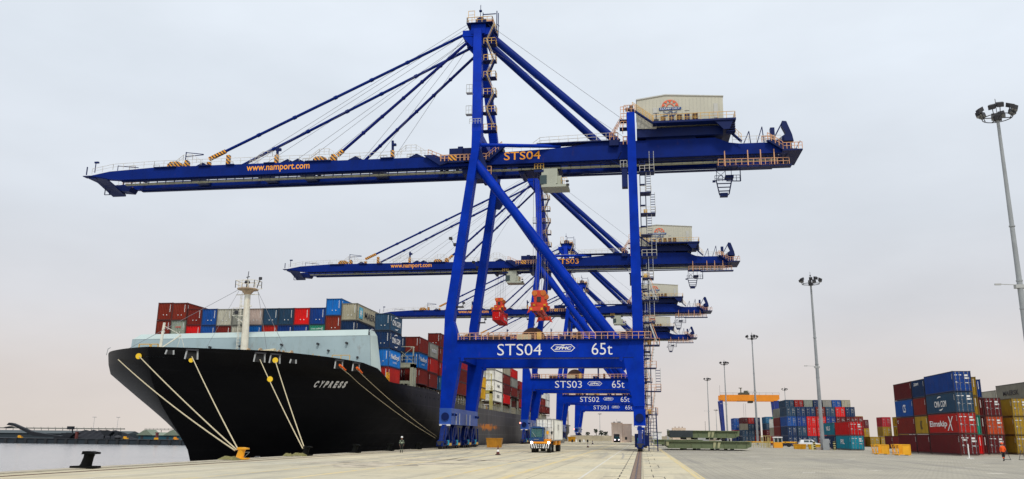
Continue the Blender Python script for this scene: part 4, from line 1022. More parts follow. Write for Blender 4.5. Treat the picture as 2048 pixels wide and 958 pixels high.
def topz(y):
    P = [(88,11.75),(92,11.9),(97,12.1),(105,11.95),(112.6,11.6),(114.5,10.7),(117.2,9.55),(122,9.6),(140,9.75),(147,9.6),(150.5,8.1),(330,8.2),(400,7.6),(450,7.4)]
    for (a, za), (b, zb) in zip(P, P[1:]):
        if y <= b: return za+(zb-za)*max(0, (y-a))/(b-a)
    return 7.4
ys = [0,.06,.16,.35,.7,1.2,1.9,2.8,4,5.4,7,9,11,13.5,16,19,22,25.4,27,29,31,33,36,39,44,50,57,65,75,90,110,140,180,220,260,297,310,325,340,358]
zf = [0,.1,.2,.3,.4,.5,.6,.7,.78,.86,.93,1.0]
m = MB(); vs = []; nz_ = len(zf)
for s in (1, -1):
    for dy in ys:
        yb = 88+dy
        zt = topz(yb)
        for f in zf:
            z = -5+(zt+5)*f; y = stem_y(z)+dy*(1-(stem_y(z)-88)/400.0) if True else yb
            vs.append((CX+s*half(y, z) if dy > 0 else CX+s*.05, y, z))
fs = []
N = len(ys)
for k in range(2):
    o = k*N*nz_
    for i in range(N-1):
        for j in range(nz_-1):
            a, b, c, d = o+i*nz_+j, o+(i+1)*nz_+j, o+(i+1)*nz_+j+1, o+i*nz_+j+1
            fs.append((a, b, c, d) if k == 0 else (d, c, b, a))
for j in range(nz_-1): fs.append(((N-1)*nz_+j, N*nz_+(N-1)*nz_+j, N*nz_+(N-1)*nz_+j+1, (N-1)*nz_+j+1)); fs.append((j+1, N*nz_+j+1, N*nz_+j, j))
m.add(vs, fs)
hm = bpy.data.materials.new('hull paint'); hm.use_nodes = True; n = hm.node_tree; b = n.nodes['Principled BSDF']; b.inputs['Roughness'].default_value = .5; b.inputs['Specular IOR Level'].default_value = .10
Lk = n.links.new; gg = n.nodes.new('ShaderNodeNewGeometry'); sp = n.nodes.new('ShaderNodeSeparateXYZ'); Lk(gg.outputs['Position'], sp.inputs[0])
def rng(v, a, b_, c, d):
    r = n.nodes.new('ShaderNodeMapRange'); r.inputs[1].default_value = a; r.inputs[2].default_value = b_; r.inputs[3].default_value = c; r.inputs[4].default_value = d; Lk(v, r.inputs[0]); return r.outputs[0]
def cmix(f, a, c):
    x = n.nodes.new('ShaderNodeMix'); x.data_type = 'RGBA'; Lk(f, x.inputs['Factor'])
    for k, v in (('A', a), ('B', c)):
        if isinstance(v, tuple): x.inputs[k].default_value = (*v, 1)
        else: Lk(v, x.inputs[k])
    return x.outputs['Result']
mp_ = n.nodes.new('ShaderNodeMapping'); mp_.inputs['Scale'].default_value = (1, .22, 1.6); Lk(gg.outputs['Position'], mp_.inputs[0])
nn1 = n.nodes.new('ShaderNodeTexNoise'); nn1.inputs['Scale'].default_value = .35; nn1.inputs['Detail'].default_value = 6; Lk(mp_.outputs[0], nn1.inputs[0])
mp2 = n.nodes.new('ShaderNodeMapping'); mp2.inputs['Scale'].default_value = (1, 1, .05); Lk(gg.outputs['Position'], mp2.inputs[0])
nn2 = n.nodes.new('ShaderNodeTexNoise'); nn2.inputs['Scale'].default_value = .9; nn2.inputs['Detail'].default_value = 8; nn2.inputs['Roughness'].default_value = .7; Lk(mp2.outputs[0], nn2.inputs[0])
c_ = cmix(rng(nn1.outputs[0], .5, .75, 0, .5), (.0016,.0016,.0022), (.006,.006,.0065))
aft_sheen = rng(sp.outputs[1], 118, 175, 0, 1)      # sheen of the parallel side painted as grey, bow left black
c2 = cmix(rng(nn2.outputs[0], .38, .62, .55, 1), (.008,.008,.009), (.115,.11,.105))
c_ = cmix(aft_sheen, c_, c2)
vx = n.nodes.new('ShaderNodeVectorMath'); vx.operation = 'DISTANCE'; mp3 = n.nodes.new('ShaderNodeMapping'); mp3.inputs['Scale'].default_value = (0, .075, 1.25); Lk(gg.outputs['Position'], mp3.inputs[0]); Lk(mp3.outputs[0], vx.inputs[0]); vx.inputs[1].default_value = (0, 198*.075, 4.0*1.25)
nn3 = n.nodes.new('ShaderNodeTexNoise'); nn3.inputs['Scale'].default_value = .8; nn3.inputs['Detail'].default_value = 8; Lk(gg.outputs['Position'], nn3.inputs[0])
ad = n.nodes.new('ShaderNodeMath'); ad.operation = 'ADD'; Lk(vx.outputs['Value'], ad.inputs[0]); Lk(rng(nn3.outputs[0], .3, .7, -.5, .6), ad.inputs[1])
c_ = cmix(rng(ad.outputs[0], .45, 1.0, 1, 0), c_, (.62,.20,.02))  # long orange patch on the hull side, ragged at the edge
mp4 = n.nodes.new('ShaderNodeCombineXYZ'); Lk(sp.outputs[1], mp4.inputs[0]); Lk(sp.outputs[2], mp4.inputs[1])
bk = n.nodes.new('ShaderNodeTexBrick'); bk.inputs['Scale'].default_value = 1; bk.inputs['Brick Width'].default_value = 9.0; bk.inputs['Row Height'].default_value = 2.3; bk.inputs['Mortar Size'].default_value = .035; bk.inputs['Mortar Smooth'].default_value = .4
bk.inputs['Color1'].default_value = (1, 1, 1, 1); bk.inputs['Color2'].default_value = (.72, .72, .72, 1); bk.inputs['Mortar'].default_value = (2.2, 2.2, 2.3, 1); Lk(mp4.outputs[0], bk.inputs[0])
ml = n.nodes.new('ShaderNodeMix'); ml.data_type = 'RGBA'; ml.blend_type = 'MULTIPLY'; ml.inputs['Factor'].default_value = .8; Lk(c_, ml.inputs['A']); Lk(bk.outputs[0], ml.inputs['B'])
Lk(ml.outputs['Result'], b.inputs['Base Color'])
bp = n.nodes.new('ShaderNodeBump'); bp.inputs['Strength'].default_value = .25; bp.inputs['Distance'].default_value = .12; Lk(nn1.outputs[0], bp.inputs['Height']); Lk(bp.outputs[0], b.inputs['Normal'])
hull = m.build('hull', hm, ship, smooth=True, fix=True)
bvh = BVHTree.FromPolygons([Vector(v) for v in m.v], m.f)
def onhull(y, z, out=0.0):
    h_ = bvh.ray_cast(Vector((20, y, z)), Vector((-1, 0, 0)))
    return (h_[0].x+out) if h_[0] is not None else -36+out
# decks
m = MB()
deck = [(CX+half(88+d+.3, 11)*.97, 88+d+.3, min(11.3, topz(88+d)-1.15)) for d in ys if 88+d < 112]
k = len(deck); m.add(deck+[(2*CX-x, y, z) for x, y, z in deck], [(i, i+1, k+i+1, k+i) for i in range(k-1)]); m.build('forecastle_deck', SHIPG, ship)
m = MB(); m.box(CX-19.4,CX+19.4,140,440,7.0,7.5); m.box(CX-17.5,CX+14.8,116.9,131,11.6,13.2); m.box(CX-17,CX+19.3,119.5,148,8.5,9.2); m.build('main_deck', DARK, ship)
m = MB()
for yy, L in ((134.6,6.4),(141.9,6.4),(149.4,12.6),(163,12.6),(177,12.6),(190,6.4),(208,12.6),(221.8,12.6),(235.8,12.6),(251.8,12.6),(265.8,12.6),(280.8,12.6),(295.8,12.6),(310.8,12.6),(325.8,12.6)):
    m.box(CX-16.8, CX+16.8, yy, yy+L, 8.0, 9.7); m.box(CX-19.2,CX+19.5,yy+.1,yy+.5,9.75,10.08); m.box(CX-19.2,CX+19.5,yy+L-.5,yy+L-.1,9.75,10.08)
m.build('hatch_cover', paint('brown deck steel', (.08,.05,.03), .7, .4), ship)
m = MB(); y = 134.8
while y < 330:
    if not (196.5 < y < 206):
        m.box(CX+18.8, CX+19.2, y, y+.4, 7.9, 10.05)
    y += 2.55
m.build('container_support', CREAM, ship)
m = MB(); y = 151
rr = random.Random(5)
while y < 340:
    w_ = rr.uniform(.3,.8); h_ = rr.uniform(.6,1.5); m.mat(rr.randint(0,2)).box(CX+17.4, CX+18.0, y, y+w_, 7.9, 7.9+h_); y += rr.uniform(1.2,2.6)
m.mat(0).rail([(CX+19.75,152,8.1),(CX+19.75,340,8.1)], 1.0, 2.2, .05); m.build('deck_fittings', [LGREY, CREAM, YEL], ship)
# lashing frames
def lash(y, z0, z1, zt, m):
    for yy in (y, y+1.4):
        m.box(CX+19.0, CX+19.55, yy-.25, yy+.25, z0, z1); m.box(CX+16.2, CX+16.7, yy-.25, yy+.25, z0, z1)
        m.box(CX+16.2, CX+19.55, yy-.25, yy+.25, z1-.6, z1)
    m.box(CX+16.2, CX+19.55, y-.3, y+1.7, z1, z1+.15)
    m.rail([(CX+16.3,y-.2,z1+.15),(CX+19.5,y-.2,z1+.15),(CX+19.5,y+1.6,z1+.15)], 1.1, .9, .07)
    m.bar((CX+16.4,y,z1+.1),(CX+16.4,y,zt),.18); m.bar((CX+19.4,y,z1+.1),(CX+19.4,y,zt),.18); m.bar((CX+16.4,y,zt),(CX+19.4,y,zt),.1)
    m.bar((CX+16.4,y,z1+.3),(CX+19.4,y,zt),.06); m.bar((CX+19.4,y,z1+.3),(CX+16.4,y,zt),.06)
m = MB(); lash(131.9, 8.6, 13.4, 16.2, m)
m.rail([(CX+16.7,131.6,9.2),(CX+18.8,131.6,9.2)], 1.4, .6, .12); m.box(CX+16.8,CX+19,132,133,10.2,10.6)
lf = m.build('lashing_frame', paint('cream grey ship paint', (.33,.34,.26), .6, .2, 1, streak=.6, dirt=(.2,.15,.08)), ship)
for yy, zz in ((204.6,17.0),(219.9,11),(249,14.0),(235.0,11)):
    m = MB(); lash(yy, 7.9, 12.8, zz, m); m.build('lashing_frame', MATS['cream grey ship paint'] if yy > 210 else paint('yellow grey ship paint', (.45,.38,.10), .6, .25), ship)
# open bay (no container on the first level)
m = MB(); m.box(CX+15,CX+19.2,236.2,236.6,10,13.1); m.box(CX+19,CX+19.4,236.2,236.7,10,13.1); m.box(CX+19,CX+19.4,247.8,248.2,10,13.1); m.box(CX+15,CX+19.4,236.2,248.2,12.95,13.08)
for k in range(6): m.bar((CX+19.2,236.5+k*2,10),(CX+19.2,238.5+k*2,13),.12)
m.build('bay_frame', BROWN, ship)
# breakwater
m = MB(); yb = 115.0
m.add([(-76.2,yb,10.6),(-38.2,yb,10.6),(-38.9,yb+.9,16.2),(-76.6,yb+.9,15.9),(-76.2,yb+.3,10.6),(-38.2,yb+.3,10.6),(-38.9,yb+1.2,16.2),(-76.6,yb+1.2,15.9)], [(0,1,2,3),(4,7,6,5),(0,4,5,1),(1,5,6,2),(3,2,6,7),(0,3,7,4)])
m.mat(1).add([(-76.4,yb+.86,15.88),(-39.2,yb+.86,16.2),(-39.4,yb+1.6,17.15),(-75.7,yb+1.6,16.7),(-76.4,yb+1.2,15.88),(-39.2,yb+1.2,16.2),(-39.4,yb+1.9,17.15),(-75.7,yb+1.9,16.7)], [(0,1,2,3),(4,7,6,5),(0,4,5,1),(1,5,6,2),(3,2,6,7),(0,3,7,4)])
m.add([(-38.85,yb+.85,16.2),(-38.15,yb-.03,10.6),(-37.2,yb+2.4,9.7),(-38.4,yb+2.8,16.3),(-39.2,yb+1.55,17.15),(-38.9,yb+2.9,17.0)], [(0,1,2,3),(0,3,5,4)])
bw = m.build('breakwater', [SHIPG, SHIPL], ship)
m = MB()
for x_, z_ in ((-74.2,14.4),(-63.5,14.6),(-58.7,14.7),(-52.2,14.9),(-46.6,15.0),(-42.2,15.1),(-40.4,13.0),(-51.9,12.9),(-44.9,14.0)): m.tube((x_,yb+.15,z_-.35+.3),(x_,yb+.8,z_-.35+.3),.16,12)
m.build('porthole', DARK, bw)
m = MB()
for x_ in range(-72,-40,4): m.box(x_, x_+.02, yb+.40, yb+.6, 11.4, 14.2)
m.build('weld_seam', SHIPL, bw)
# foremast
m = MB(); m.tube((-56.7,113,10.6),(-57.0,113,22.6),.62,14,.42)
fm = m.build('foremast', paint('cream mast paint', (.74,.70,.58), .6, .15, 1, streak=.6, dirt=(.42,.22,.07)), ship, smooth=True)
m = MB(); m.lathe([(.45,0),(.95,.62),(1.5,.70),(1.55,.85),(0,.9)], (-57,113,22.0), 16); m.build('mast_platform', paint('rusty cream paint', (.55,.38,.24), .7, .3), fm)
m = MB(); m.rail([(-58.5,112,22.9),(-55.6,112,22.9),(-55.2,113.6,22.9),(-58.6,114.2,22.9),(-58.5,112,22.9)], 1.1, .9, .075)
m.box(-58.9,-57.3,112.6,113.4,18.8,18.9); m.rail([(-58.9,112.6,18.9),(-57.6,112.6,18.9)], 1.1, .6, .05); m.bar((-57.4,113,17.9),(-58.7,113,18.8),.14)
for k in range(24): m.bar((-57.85,112.6,11+k*.45),(-57.45,112.6,11+k*.45),.04)
m.bar((-57.85,112.6,10.8),(-57.85,112.6,22),.05); m.bar((-56.5,112.6,13.6),(-54.8,112.6,13.5),.15); m.bar((-55.6,113,22.7),(-54.7,113,22.9),.06)
m.bar((-58.8,113,22.0),(-55.2,113,22.0),.10); m.bar((-58.0,113,20.3),(-56.2,113,20.3),.12); m.bar((-57.9,112.9,24.2),(-56.4,112.9,24.2),.08); m.bar((-57.7,112.7,13.4),(-57.7,112.7,22.3),.05)
m.build('mast_fittings', MATS['cream mast paint'], fm)
m = MB(); m.tube((-57.2,113,22.9),(-57.2,113,23.8),.12,8); m.lathe([(.38,0),(.42,.1),(.3,.4),(0,.5)], (-57.2,113,23.7), 12); m.tube((-57.2,113,24.1),(-57.1,113,25.5),.05,6); m.bar((-57.4,113,24.6),(-56.9,113,24.7),.1)
m.bar((-55.6,113,23.0),(-55.2,113,24.3),.1); m.box(-55.4,-55.0,112.9,113.2,24.2,24.6); m.tube((-58.2,112.5,19.3),(-58.2,112.3,19.3),.3,14); m.build('navigation_light', DARK, fm)
m = MB(); m.tube((-58.6,113,22.7),(-64.5,96,12.0),.03,5); m.tube((-55.5,113,22.6),(-48,110,11.6),.03,5); m.tube((-55.4,113,22.4),(-51.5,110,12),.03,5); m.tube((-58.4,113,22.6),(-59,105,12),.02,5)
m.build('stay_wire', ROPE_D, fm)
# small derrick near the bow
m = MB(); m.tube((-64.0,103,10.8),(-63.6,103,16.6),.22,10,.17); m.bar((-63.9,103,13.0),(-61.0,103,14.9),.16); m.bar((-63.7,103,16.2),(-61.0,103,14.9),.06); m.bar((-61,103,14.9),(-61.6,103,12.2),.04); m.bar((-61,103,14.9),(-60.0,103,12.2),.04)
m.build('bow_derrick', MATS['cream mast paint'], ship)
m = MB()
for x_, w_, y_ in ((-67.6,1.6,104),(-65.8,1.0,104)): m.rail([(x_,y_,11.9),(x_+w_,y_,11.9)], 1.9, .9, .12)
m.rail([(-46.8,112.3,11.6),(-45.0,112.3,11.6)], 1.3, .8, .09); m.rail([(-43.2,112.6,11.5),(-40.6,112.6,11.5)], 1.5, 1.3, .09); m.rail([(-50.5,111.5,11.9),(-47.6,111.5,11.8)], 1.0, .9, .07); m.rail([(-60.8,107,12.0),(-58.4,107,12.0)], 1.2, .8, .07); m.bar((-46,112.4,11.3),(-46,112.4,13.2),.1)
m.mat(1).bar((-69.2,99.5,11.9),(-69.0,99.4,12.7),.06); m.bar((-69.0,99.4,12.7),(-67.4,97.6,12.7),.06)
m.build('deck_railing', [RAILY, LGREY], ship)
m = MB()
for (x_, y_, s_) in ((-54.2,111,.9),(-51.2,111,.7),(-60.2,108,.5),(-49.0,110.5,.6)):
    m.mat(0).tube((x_-.9*s_,y_,12.75+.3*s_),(x_+.9*s_,y_,12.75+.3*s_),.62*s_,14); m.mat(1)
    for q in (-1,1): m.tube((x_+q*.95*s_,y_,12.75+.3*s_),(x_+q*1.08*s_,y_,12.75+.3*s_),1.0*s_,16)
m.mat(0).tube((-52.6,109.5,13.1),(-50.2,109,13.3),.35,10); m.mat(1).box(-49.5,-47.5,110,111,11.4,12.7)
m.build('mooring_winch', [ROPE, paint('rusty cream winch', (.50,.34,.20), .7, .35, 3)], ship)
# name on the flare, laid on the hull surface
def hull_text(s, y0, z0, pitch, w, h_, shear, bold, slope):
    m = MB()
    for i, ch in enumerate(s):
        yc = y0+i*pitch+w/2; zc = z0+h_/2+slope*i; P0 = Vector((onhull(yc, zc), yc, zc)); e = .3
        ty = (Vector((onhull(yc+e, zc), yc+e, zc))-P0).normalized(); tz = (Vector((onhull(yc, zc+e), yc, zc+e))-P0).normalized(); nn = ty.cross(tz).normalized()
        if nn.x < 0: nn = -nn
        vs, fs = text_mesh(ch, bold, 0)
        m.add([P0+nn*.10+ty*((x-.5)*w+(z-.5)*h_*shear)+tz*((z-.5)*h_) for x, z in vs], fs)
    return m
hull_text('CYPRESS', 104.4, 7.85, .70, .53, 1.4, -.52, .055, .03).build('lettering', WHITE, hull)
# chocks / fairleads in the bulwark
def chock(y, z, w=1.3, h_=1.0, big=True):
    x = onhull(y, z); x2 = onhull(y+w, z); m = MB()
    d = Vector((x2-x, w, 0)); d.normalize(); nn = Vector((d.y, -d.x, 0)); p = Vector((x, y, z))
    q = lambda a, o, c: p+d*a+nn*o+Vector((0,0,c))
    m.mat(0).add([q(0,.08,-h_/2),q(w,.08,-h_/2),q(w*.9,.08,h_/2),q(w*.1,.08,h_/2)], [(0,1,2,3)])
    m.mat(1).bar(q(-.1,.1,-h_/2),q(.05,.1,h_/2),.14); m.bar(q(w,.1,-h_/2),q(w*.95,.1,h_/2),.14)
    if big: m.mat(2).add([q(-.1,-.3,h_/2),q(w,-.3,h_/2),q(w,.35,h_/2),q(-.1,.35,h_/2),q(-.1,-.3,h_/2+.18),q(w,-.3,h_/2+.18),q(w,.35,h_/2+.18),q(-.1,.35,h_/2+.18)], [(0,3,2,1),(4,5,6,7),(0,1,5,4),(1,2,6,5),(2,3,7,6),(3,0,4,7)])
    m.build('fairlead', [BLACK, LGREY, DARK], hull)
    return q(w*.5, .15, -h_*.2)

CH = [chock(90.3,11.0), chock(95.6,11.12), chock(97.1,11.1), chock(105.2,11.05), chock(108.2,10.95)]
for y_ in (89.5, 99.68): chock(y_-.4, 11.0 if y_ > 95 else 11.2, .8, .5, False)
YF_ = paint('yellow rope guard', (.85,.55,.02), .5, .05); OF_ = paint('orange rope guard', (.85,.13,.01), .6, .05)
def guard(p, r=.34, mt=YF_): MB().lathe([(r*.2,-.1),(r,-.05),(r,.05),(r*.2,.1)], (0,0,0), 14) if False else None; q = MB(); q.tube((p.x, p.y-.05, p.z), (p.x+.03, p.y-.14, p.z), r, 16); q.build('rat_guard', mt, ship)
def ropeline(a, b, lb_, r=.058, sag=.15): return rope_(a, b, r, lb_, sag)
def rope_(a, b, r, label, sag):
    m = MB(); a, b = Vector(a), Vector(b); n = 12; prev = a
    for i in range(1, n+1):
        t = i/n; p = a.lerp(b, t); p.z -= sag*4*t*(1-t)
        if b.y > 130 and p.y > a.y+2 and i < n-2: p.x = max(p.x, onhull(p.y, p.z)+.1)
        m.tube(prev, p, r, 6); prev = p
    return tag(m.build('mooring_line', ROPE, smooth=True), label, 'mooring line', 'mooring lines of the ship')
B1, B2 = Vector((-33.3,66.4,.75)), Vector((-33.35,80.5,.7))
pA = Vector((CX-half(92.9,10.77)-.1, 92.8, 10.7)); pB = Vector((CX-half(89.19,10.78)+.1, 89.0, 10.73))
ropeline(pA, B1+Vector((-.1,-.1,0)), 'mooring line from the leftmost point of the bow to the orange bollard', .06, .35)
ropeline(pB, B1+Vector((0,0,.05)), 'mooring line from the yellow disc at the bow to the orange bollard')
ropeline(CH[0], B1+Vector((.1,.1,.05)), 'steepest mooring line to the orange bollard, from the big black fairlead')
ropeline(CH[1], B2+Vector((0,-.05,0)), 'left one of the two mooring lines to the dark roped bollard')
ropeline(CH[2], B2+Vector((.1,.1,.05)), 'right one of the two mooring lines to the dark roped bollard')
ropeline(CH[3], Vector((-33.2,134.6,1.6)), 'lower thin mooring line running aft to the nearest crane', .035, .5)
ropeline(CH[4], Vector((-33.2,135.2,1.9)), 'upper thin mooring line running aft to the nearest crane', .035, .4)
guard(pB, .34); guard(CH[0]+Vector((.12,-.25,-.45)), .26); guard(CH[2]+Vector((.12,-.2,.05)), .34)
pb = CH[1].lerp(B2, .27); guard(pb+Vector((.1,-.15,.1)), .32)
for k in (3, 4):
    q = MB(); d = (Vector((-33.2,134.6,1.6))-CH[k]).normalized(); q.tube(CH[k]+Vector((.1,-.1,.2)), CH[k]+d*1.6+Vector((.1,-.1,.1)), .16, 8, .1); q.build('rope_sleeve', OF_, ship)
# draught / bulb marks near the waterline of the bow
def onhull_strip(pts, w):
    m = MB()
    for (ya, za), (yb, zb) in zip(pts, pts[1:]):
        a = Vector((onhull(ya, za, .05), ya, za)); b = Vector((onhull(yb, zb, .05), yb, zb)); m.bar(a, b, w)
    return m
onhull_strip([(106.3,-1.3),(106.55,-.8),(107.0,-.7),(106.9,-.35),(107.6,-.35),(107.2,-1.3)], .04).build('bulb_mark', WHITE, hull)
onhull_strip([(109.0,-1.3),(109.05,-.95),(109.8,-.95),(109.85,-1.3)], .05).build('thruster_mark', WHITE, hull)

m = MB()
for k in range(7):
    y_ = 129+3.0*k; x_ = onhull(y_, 8.35); m.tube((x_-.05,y_,8.35),(x_+.03,y_,8.35),.16,10)
m.build('scupper', BLACK, hull)
# stern lashing frames standing above the far end of the deck
m = MB()
for yy in (418, 430):
    for xx in (CX+19, CX+15):
        m.box(xx-.25,xx+.25,yy-.3,yy+.3,7.4,14.5)
    for zz in (9.8,12.2,14.3): m.box(CX+15,CX+19.2,yy-.2,yy+.2,zz,zz+.3)
m.box(CX+18.8,CX+19.2,418,430,12.2,12.5); m.box(CX+18.8,CX+19.2,418,430,9.8,10.1); m.box(CX+16,CX+18,424,426,7.5,10.5)
m.build('lashing_frame', MATS['rusty cream winch'], ship)
# yellow ladder guard by the side stack
m = MB(); m.rail([(-36.5,117.2,9.6),(-36.5,118.4,9.6)], 1.3, .6, .12); m.build('ladder_guard', YEL, ship)
# ================================================================ mooring lines, bollards
YB = paint('orange bollard paint', (.80,.36,.01), .5, .15, 2)
BB = paint('black bollard paint', (.003,.0035,.003), .7, .3, 2, spec=.12)
def bollard(x, y, mt, label, s=1.0):
    t = root('bollard', (x, y, .04), label, 'bollard', 'bollards along the quay edge')
    m = MB(); m.box(x-.85*s, x+.85*s, y-.5*s, y+.5*s, .04, .04+.14*s); m.build('base', mt, t)
    m = MB(); z0 = .04+.14*s
    secs = [(0, 0, .42), (.05, .12, .38), (.16, .55, .34), (.22, .78, .36)]
    n = 14; vs = []
    for dx, dz, r in secs:
        for i in range(n): a = 2*math.pi*i/n; vs.append((x+(-dx*0+.25-.0+dx-.25)*s+r*s*math.cos(a), y+r*s*math.sin(a), z0+dz*s))
    fs = [(k*n+i, k*n+(i+1) % n, (k+1)*n+(i+1) % n, (k+1)*n+i) for k in range(3) for i in range(n)]
    fs.append(tuple(range(3*n, 4*n))); m.add(vs, fs); m.build('post', mt, t, smooth=True)
    m = MB(); m.poly([(x-.16*s,z0+.78*s),(x+.80*s,z0+.80*s),(x+.80*s,z0+.93*s),(x+.3*s,z0+1.0*s),(x-.1*s,z0+1.0*s)], 'y', y-.38*s, y+.38*s); m.build('horn', mt, t)
    return t
bollard(-33.1, 46.9, BB, 'nearest black bollard at the left, standing alone before the water', .86)
bollard(-33.0, 66.4, YB, 'orange bollard with three pale mooring lines round it', .85)
bollard(-33.1, 80.5, BB, 'dark bollard wrapped in two mooring lines, right of the orange one', .8)
bollard(-33.1, 95.0, BB, 'black bollard free of ropes, between the roped bollard and the dockworker', .85)
bollard(-33.1, 108.4, BB, 'black bollard just behind the dockworker in the white helmet', .85)
bollard(-33.1, 122.6, BB, 'black bollard left of the near crane leg', .85)
bollard(-33.0, 166.0, BB, 'dark bollard right after the nearest crane bogies', .85)
bollard(-33.0, 196.0, BB, 'small far bollard under the orange patch of the hull', .85)
def coil(x, y, r, label):
    m = MB()
    for k in range(5):
        rr_ = r*(1-.13*k); prev = None
        for i in range(19):
            a = i*math.pi/9; p = Vector((x+rr_*math.cos(a), y+rr_*math.sin(a)*.7, .06+.05*k+.03*math.sin(3*a)))
            if prev is not None: m.tube(prev, p, .045, 5)
            prev = p
    return tag(m.build('rope_coil', paint('greenish rope', (.22,.20,.08), .9, .3, 8), smooth=True), label, 'rope coil', 'rope heaps by the bollards')
coil(-33.3, 65.2, .9, 'heap of tangled dark green rope beside the orange bollard')
coil(-33.3, 79.4, .8, 'rope heap at the foot of the dark roped bollard')
coil(-33.5, 77.3, .5, 'small rope coil lying left of the dark roped bollard')
#ROPES
# ================================================================ people
def person(x, y, rz, label, top, legs, hat, band=None, stride=.0, s=1.0):
    t = root('person', (x, y, 0.02), label, 'person', rz=rz)
    J = [(0,0,.98),(0,0,1.18),(0,0,1.42),(0,-.01,1.53),(0,-.02,1.63),(0,-.02,1.74),
         (-.19,0,1.40),(-.25,.02+stride*.3,1.13),(-.24,-.06-stride*.2,.90),(.19,0,1.40),(.25,.02-stride*.3,1.13),(.24,-.06+stride*.2,.90),
         (-.10,0,.92),(-.11,-stride*.5,.50),(-.11,-stride+.04,.09),(-.11,-stride-.12,.04),(.10,0,.92),(.11,stride*.3-.03,.50),(.11,stride+.04,.10),(.11,stride-.10,.04)]
    E_ = [(0,1),(1,2),(2,3),(3,4),(4,5),(2,6),(6,7),(7,8),(2,9),(9,10),(10,11),(0,12),(12,13),(13,14),(14,15),(0,16),(16,17),(17,18),(18,19)]
    Rr = [.16,.15,.16,.06,.10,.085,.075,.055,.035,.075,.055,.035,.10,.07,.05,.045,.10,.07,.05,.045]
    for sg, w in ((-1, 8), (1, 11)):
        wx, wy, wz = J[w]
        for f in range(5):
            b_ = len(J); a = (f-2)*.018; thumb = f == 0
            J.append((wx+sg*.0, wy+a*1.2, wz-.05 if not thumb else wz-.03)); Rr.append(.012)
            J.append((wx-sg*.01, wy+a*1.6-(.03 if thumb else 0), wz-(.07 if thumb else .10+.01*(2-abs(f-2))))); Rr.append(.009)
            J.append((wx-sg*.03, wy+a*1.6-(.04 if thumb else .005), wz-(.09 if thumb else .13+.01*(2-abs(f-2))))); Rr.append(.007)
            E_ += [(w, b_), (b_, b_+1), (b_+1, b_+2)]
    me = bpy.data.meshes.new('body'); me.from_pydata([(a*s, b*s, c*s) for a, b, c in J], E_, [])
    o = bpy.data.objects.new('body', me); COL.objects.link(o)
    sk = o.modifiers.new('s', 'SKIN'); ly = me.skin_vertices[0].data
    for i, r in enumerate(Rr): ly[i].radius = (r*s, r*s*(.75 if i < 3 else 1))
    ly[0].use_root = True
    sb = o.modifiers.new('u', 'SUBSURF'); sb.levels = 1; sb.render_levels = 1
    bpy.context.view_layer.update(); dg = bpy.context.evaluated_depsgraph_get(); nm = bpy.data.meshes.new_from_object(o.evaluated_get(dg))
    bpy.data.objects.remove(o)
    for mm in (top, legs, SKIN, BLACK, band or top): nm.materials.append(mm)
    for p in nm.polygons:
        z = p.center.z/s; ax = abs(p.center.x)/s; p.use_smooth = True
        if z > 1.5: k = 2
        elif ax > .17 and z < .93: k = 2
        elif z > .95 or (ax > .18 and z > .9): k = 4 if (1.08 < z < 1.16 or 1.3 < z < 1.34) else 0
        elif z > .14: k = 4 if .3 < z < .38 else 1
        else: k = 3
        p.material_index = k
    b = bpy.data.objects.new('body', nm); COL.objects.link(b); b.parent = t
    m = MB(); m.lathe([(.135*s,0),(.13*s,.05*s),(.10*s,.12*s),(.04*s,.16*s),(0.001,.165*s)], (0,-.02*s,1.70*s), 16); m.box(-.08*s,.08*s,-.22*s,-.1*s,1.70*s,1.72*s); h_ = m.build('helmet', hat, None, smooth=True); h_.parent = t
    m = MB(); m.poly([(-.16*s,1.60*s),(-.115*s,1.66*s),(-.11*s,1.58*s)][:3] and [(-.135*s,1.62*s),(-.105*s,1.66*s),(-.105*s,1.61*s)], 'x', -.012*s, .012*s)
    for e in (-.035, .035): m.mat(1).box((e-.012)*s,(e+.012)*s,-.128*s,-.11*s,1.665*s,1.68*s)
    m.mat(2).box(-.03*s,.03*s,-.125*s,-.11*s,1.585*s,1.595*s); m.mat(0)
    for e in (-.11, .095): m.box(e*s,(e+.015)*s,-.04*s,.0,1.62*s,1.67*s)
    f = m.build('face', [SKIN, BLACK, paint('lips', (.25,.06,.05), .6, .05)], None); f.parent = t
    return t
person(-28.5, 98.7, R(25), 'dockworker in dark overalls and white helmet standing near the quay edge', paint('dark overall cloth', (.02,.025,.02), .9, .2, 8), paint('dark trouser cloth', (.015,.018,.016), .9, .2, 8), WHITE, paint('reflective tape', (.35,.42,.30), .5, .1), 0, 1.04)
person(37.8, 97.2, R(190), 'worker in orange jacket and helmet walking towards the container stacks', paint('orange jacket cloth', (.85,.10,.01), .8, .1, 8), paint('black trouser cloth', (.012,.013,.018), .9, .2, 8), paint('orange helmet', (.85,.09,.01), .4, .05), None, .22, 1.05)
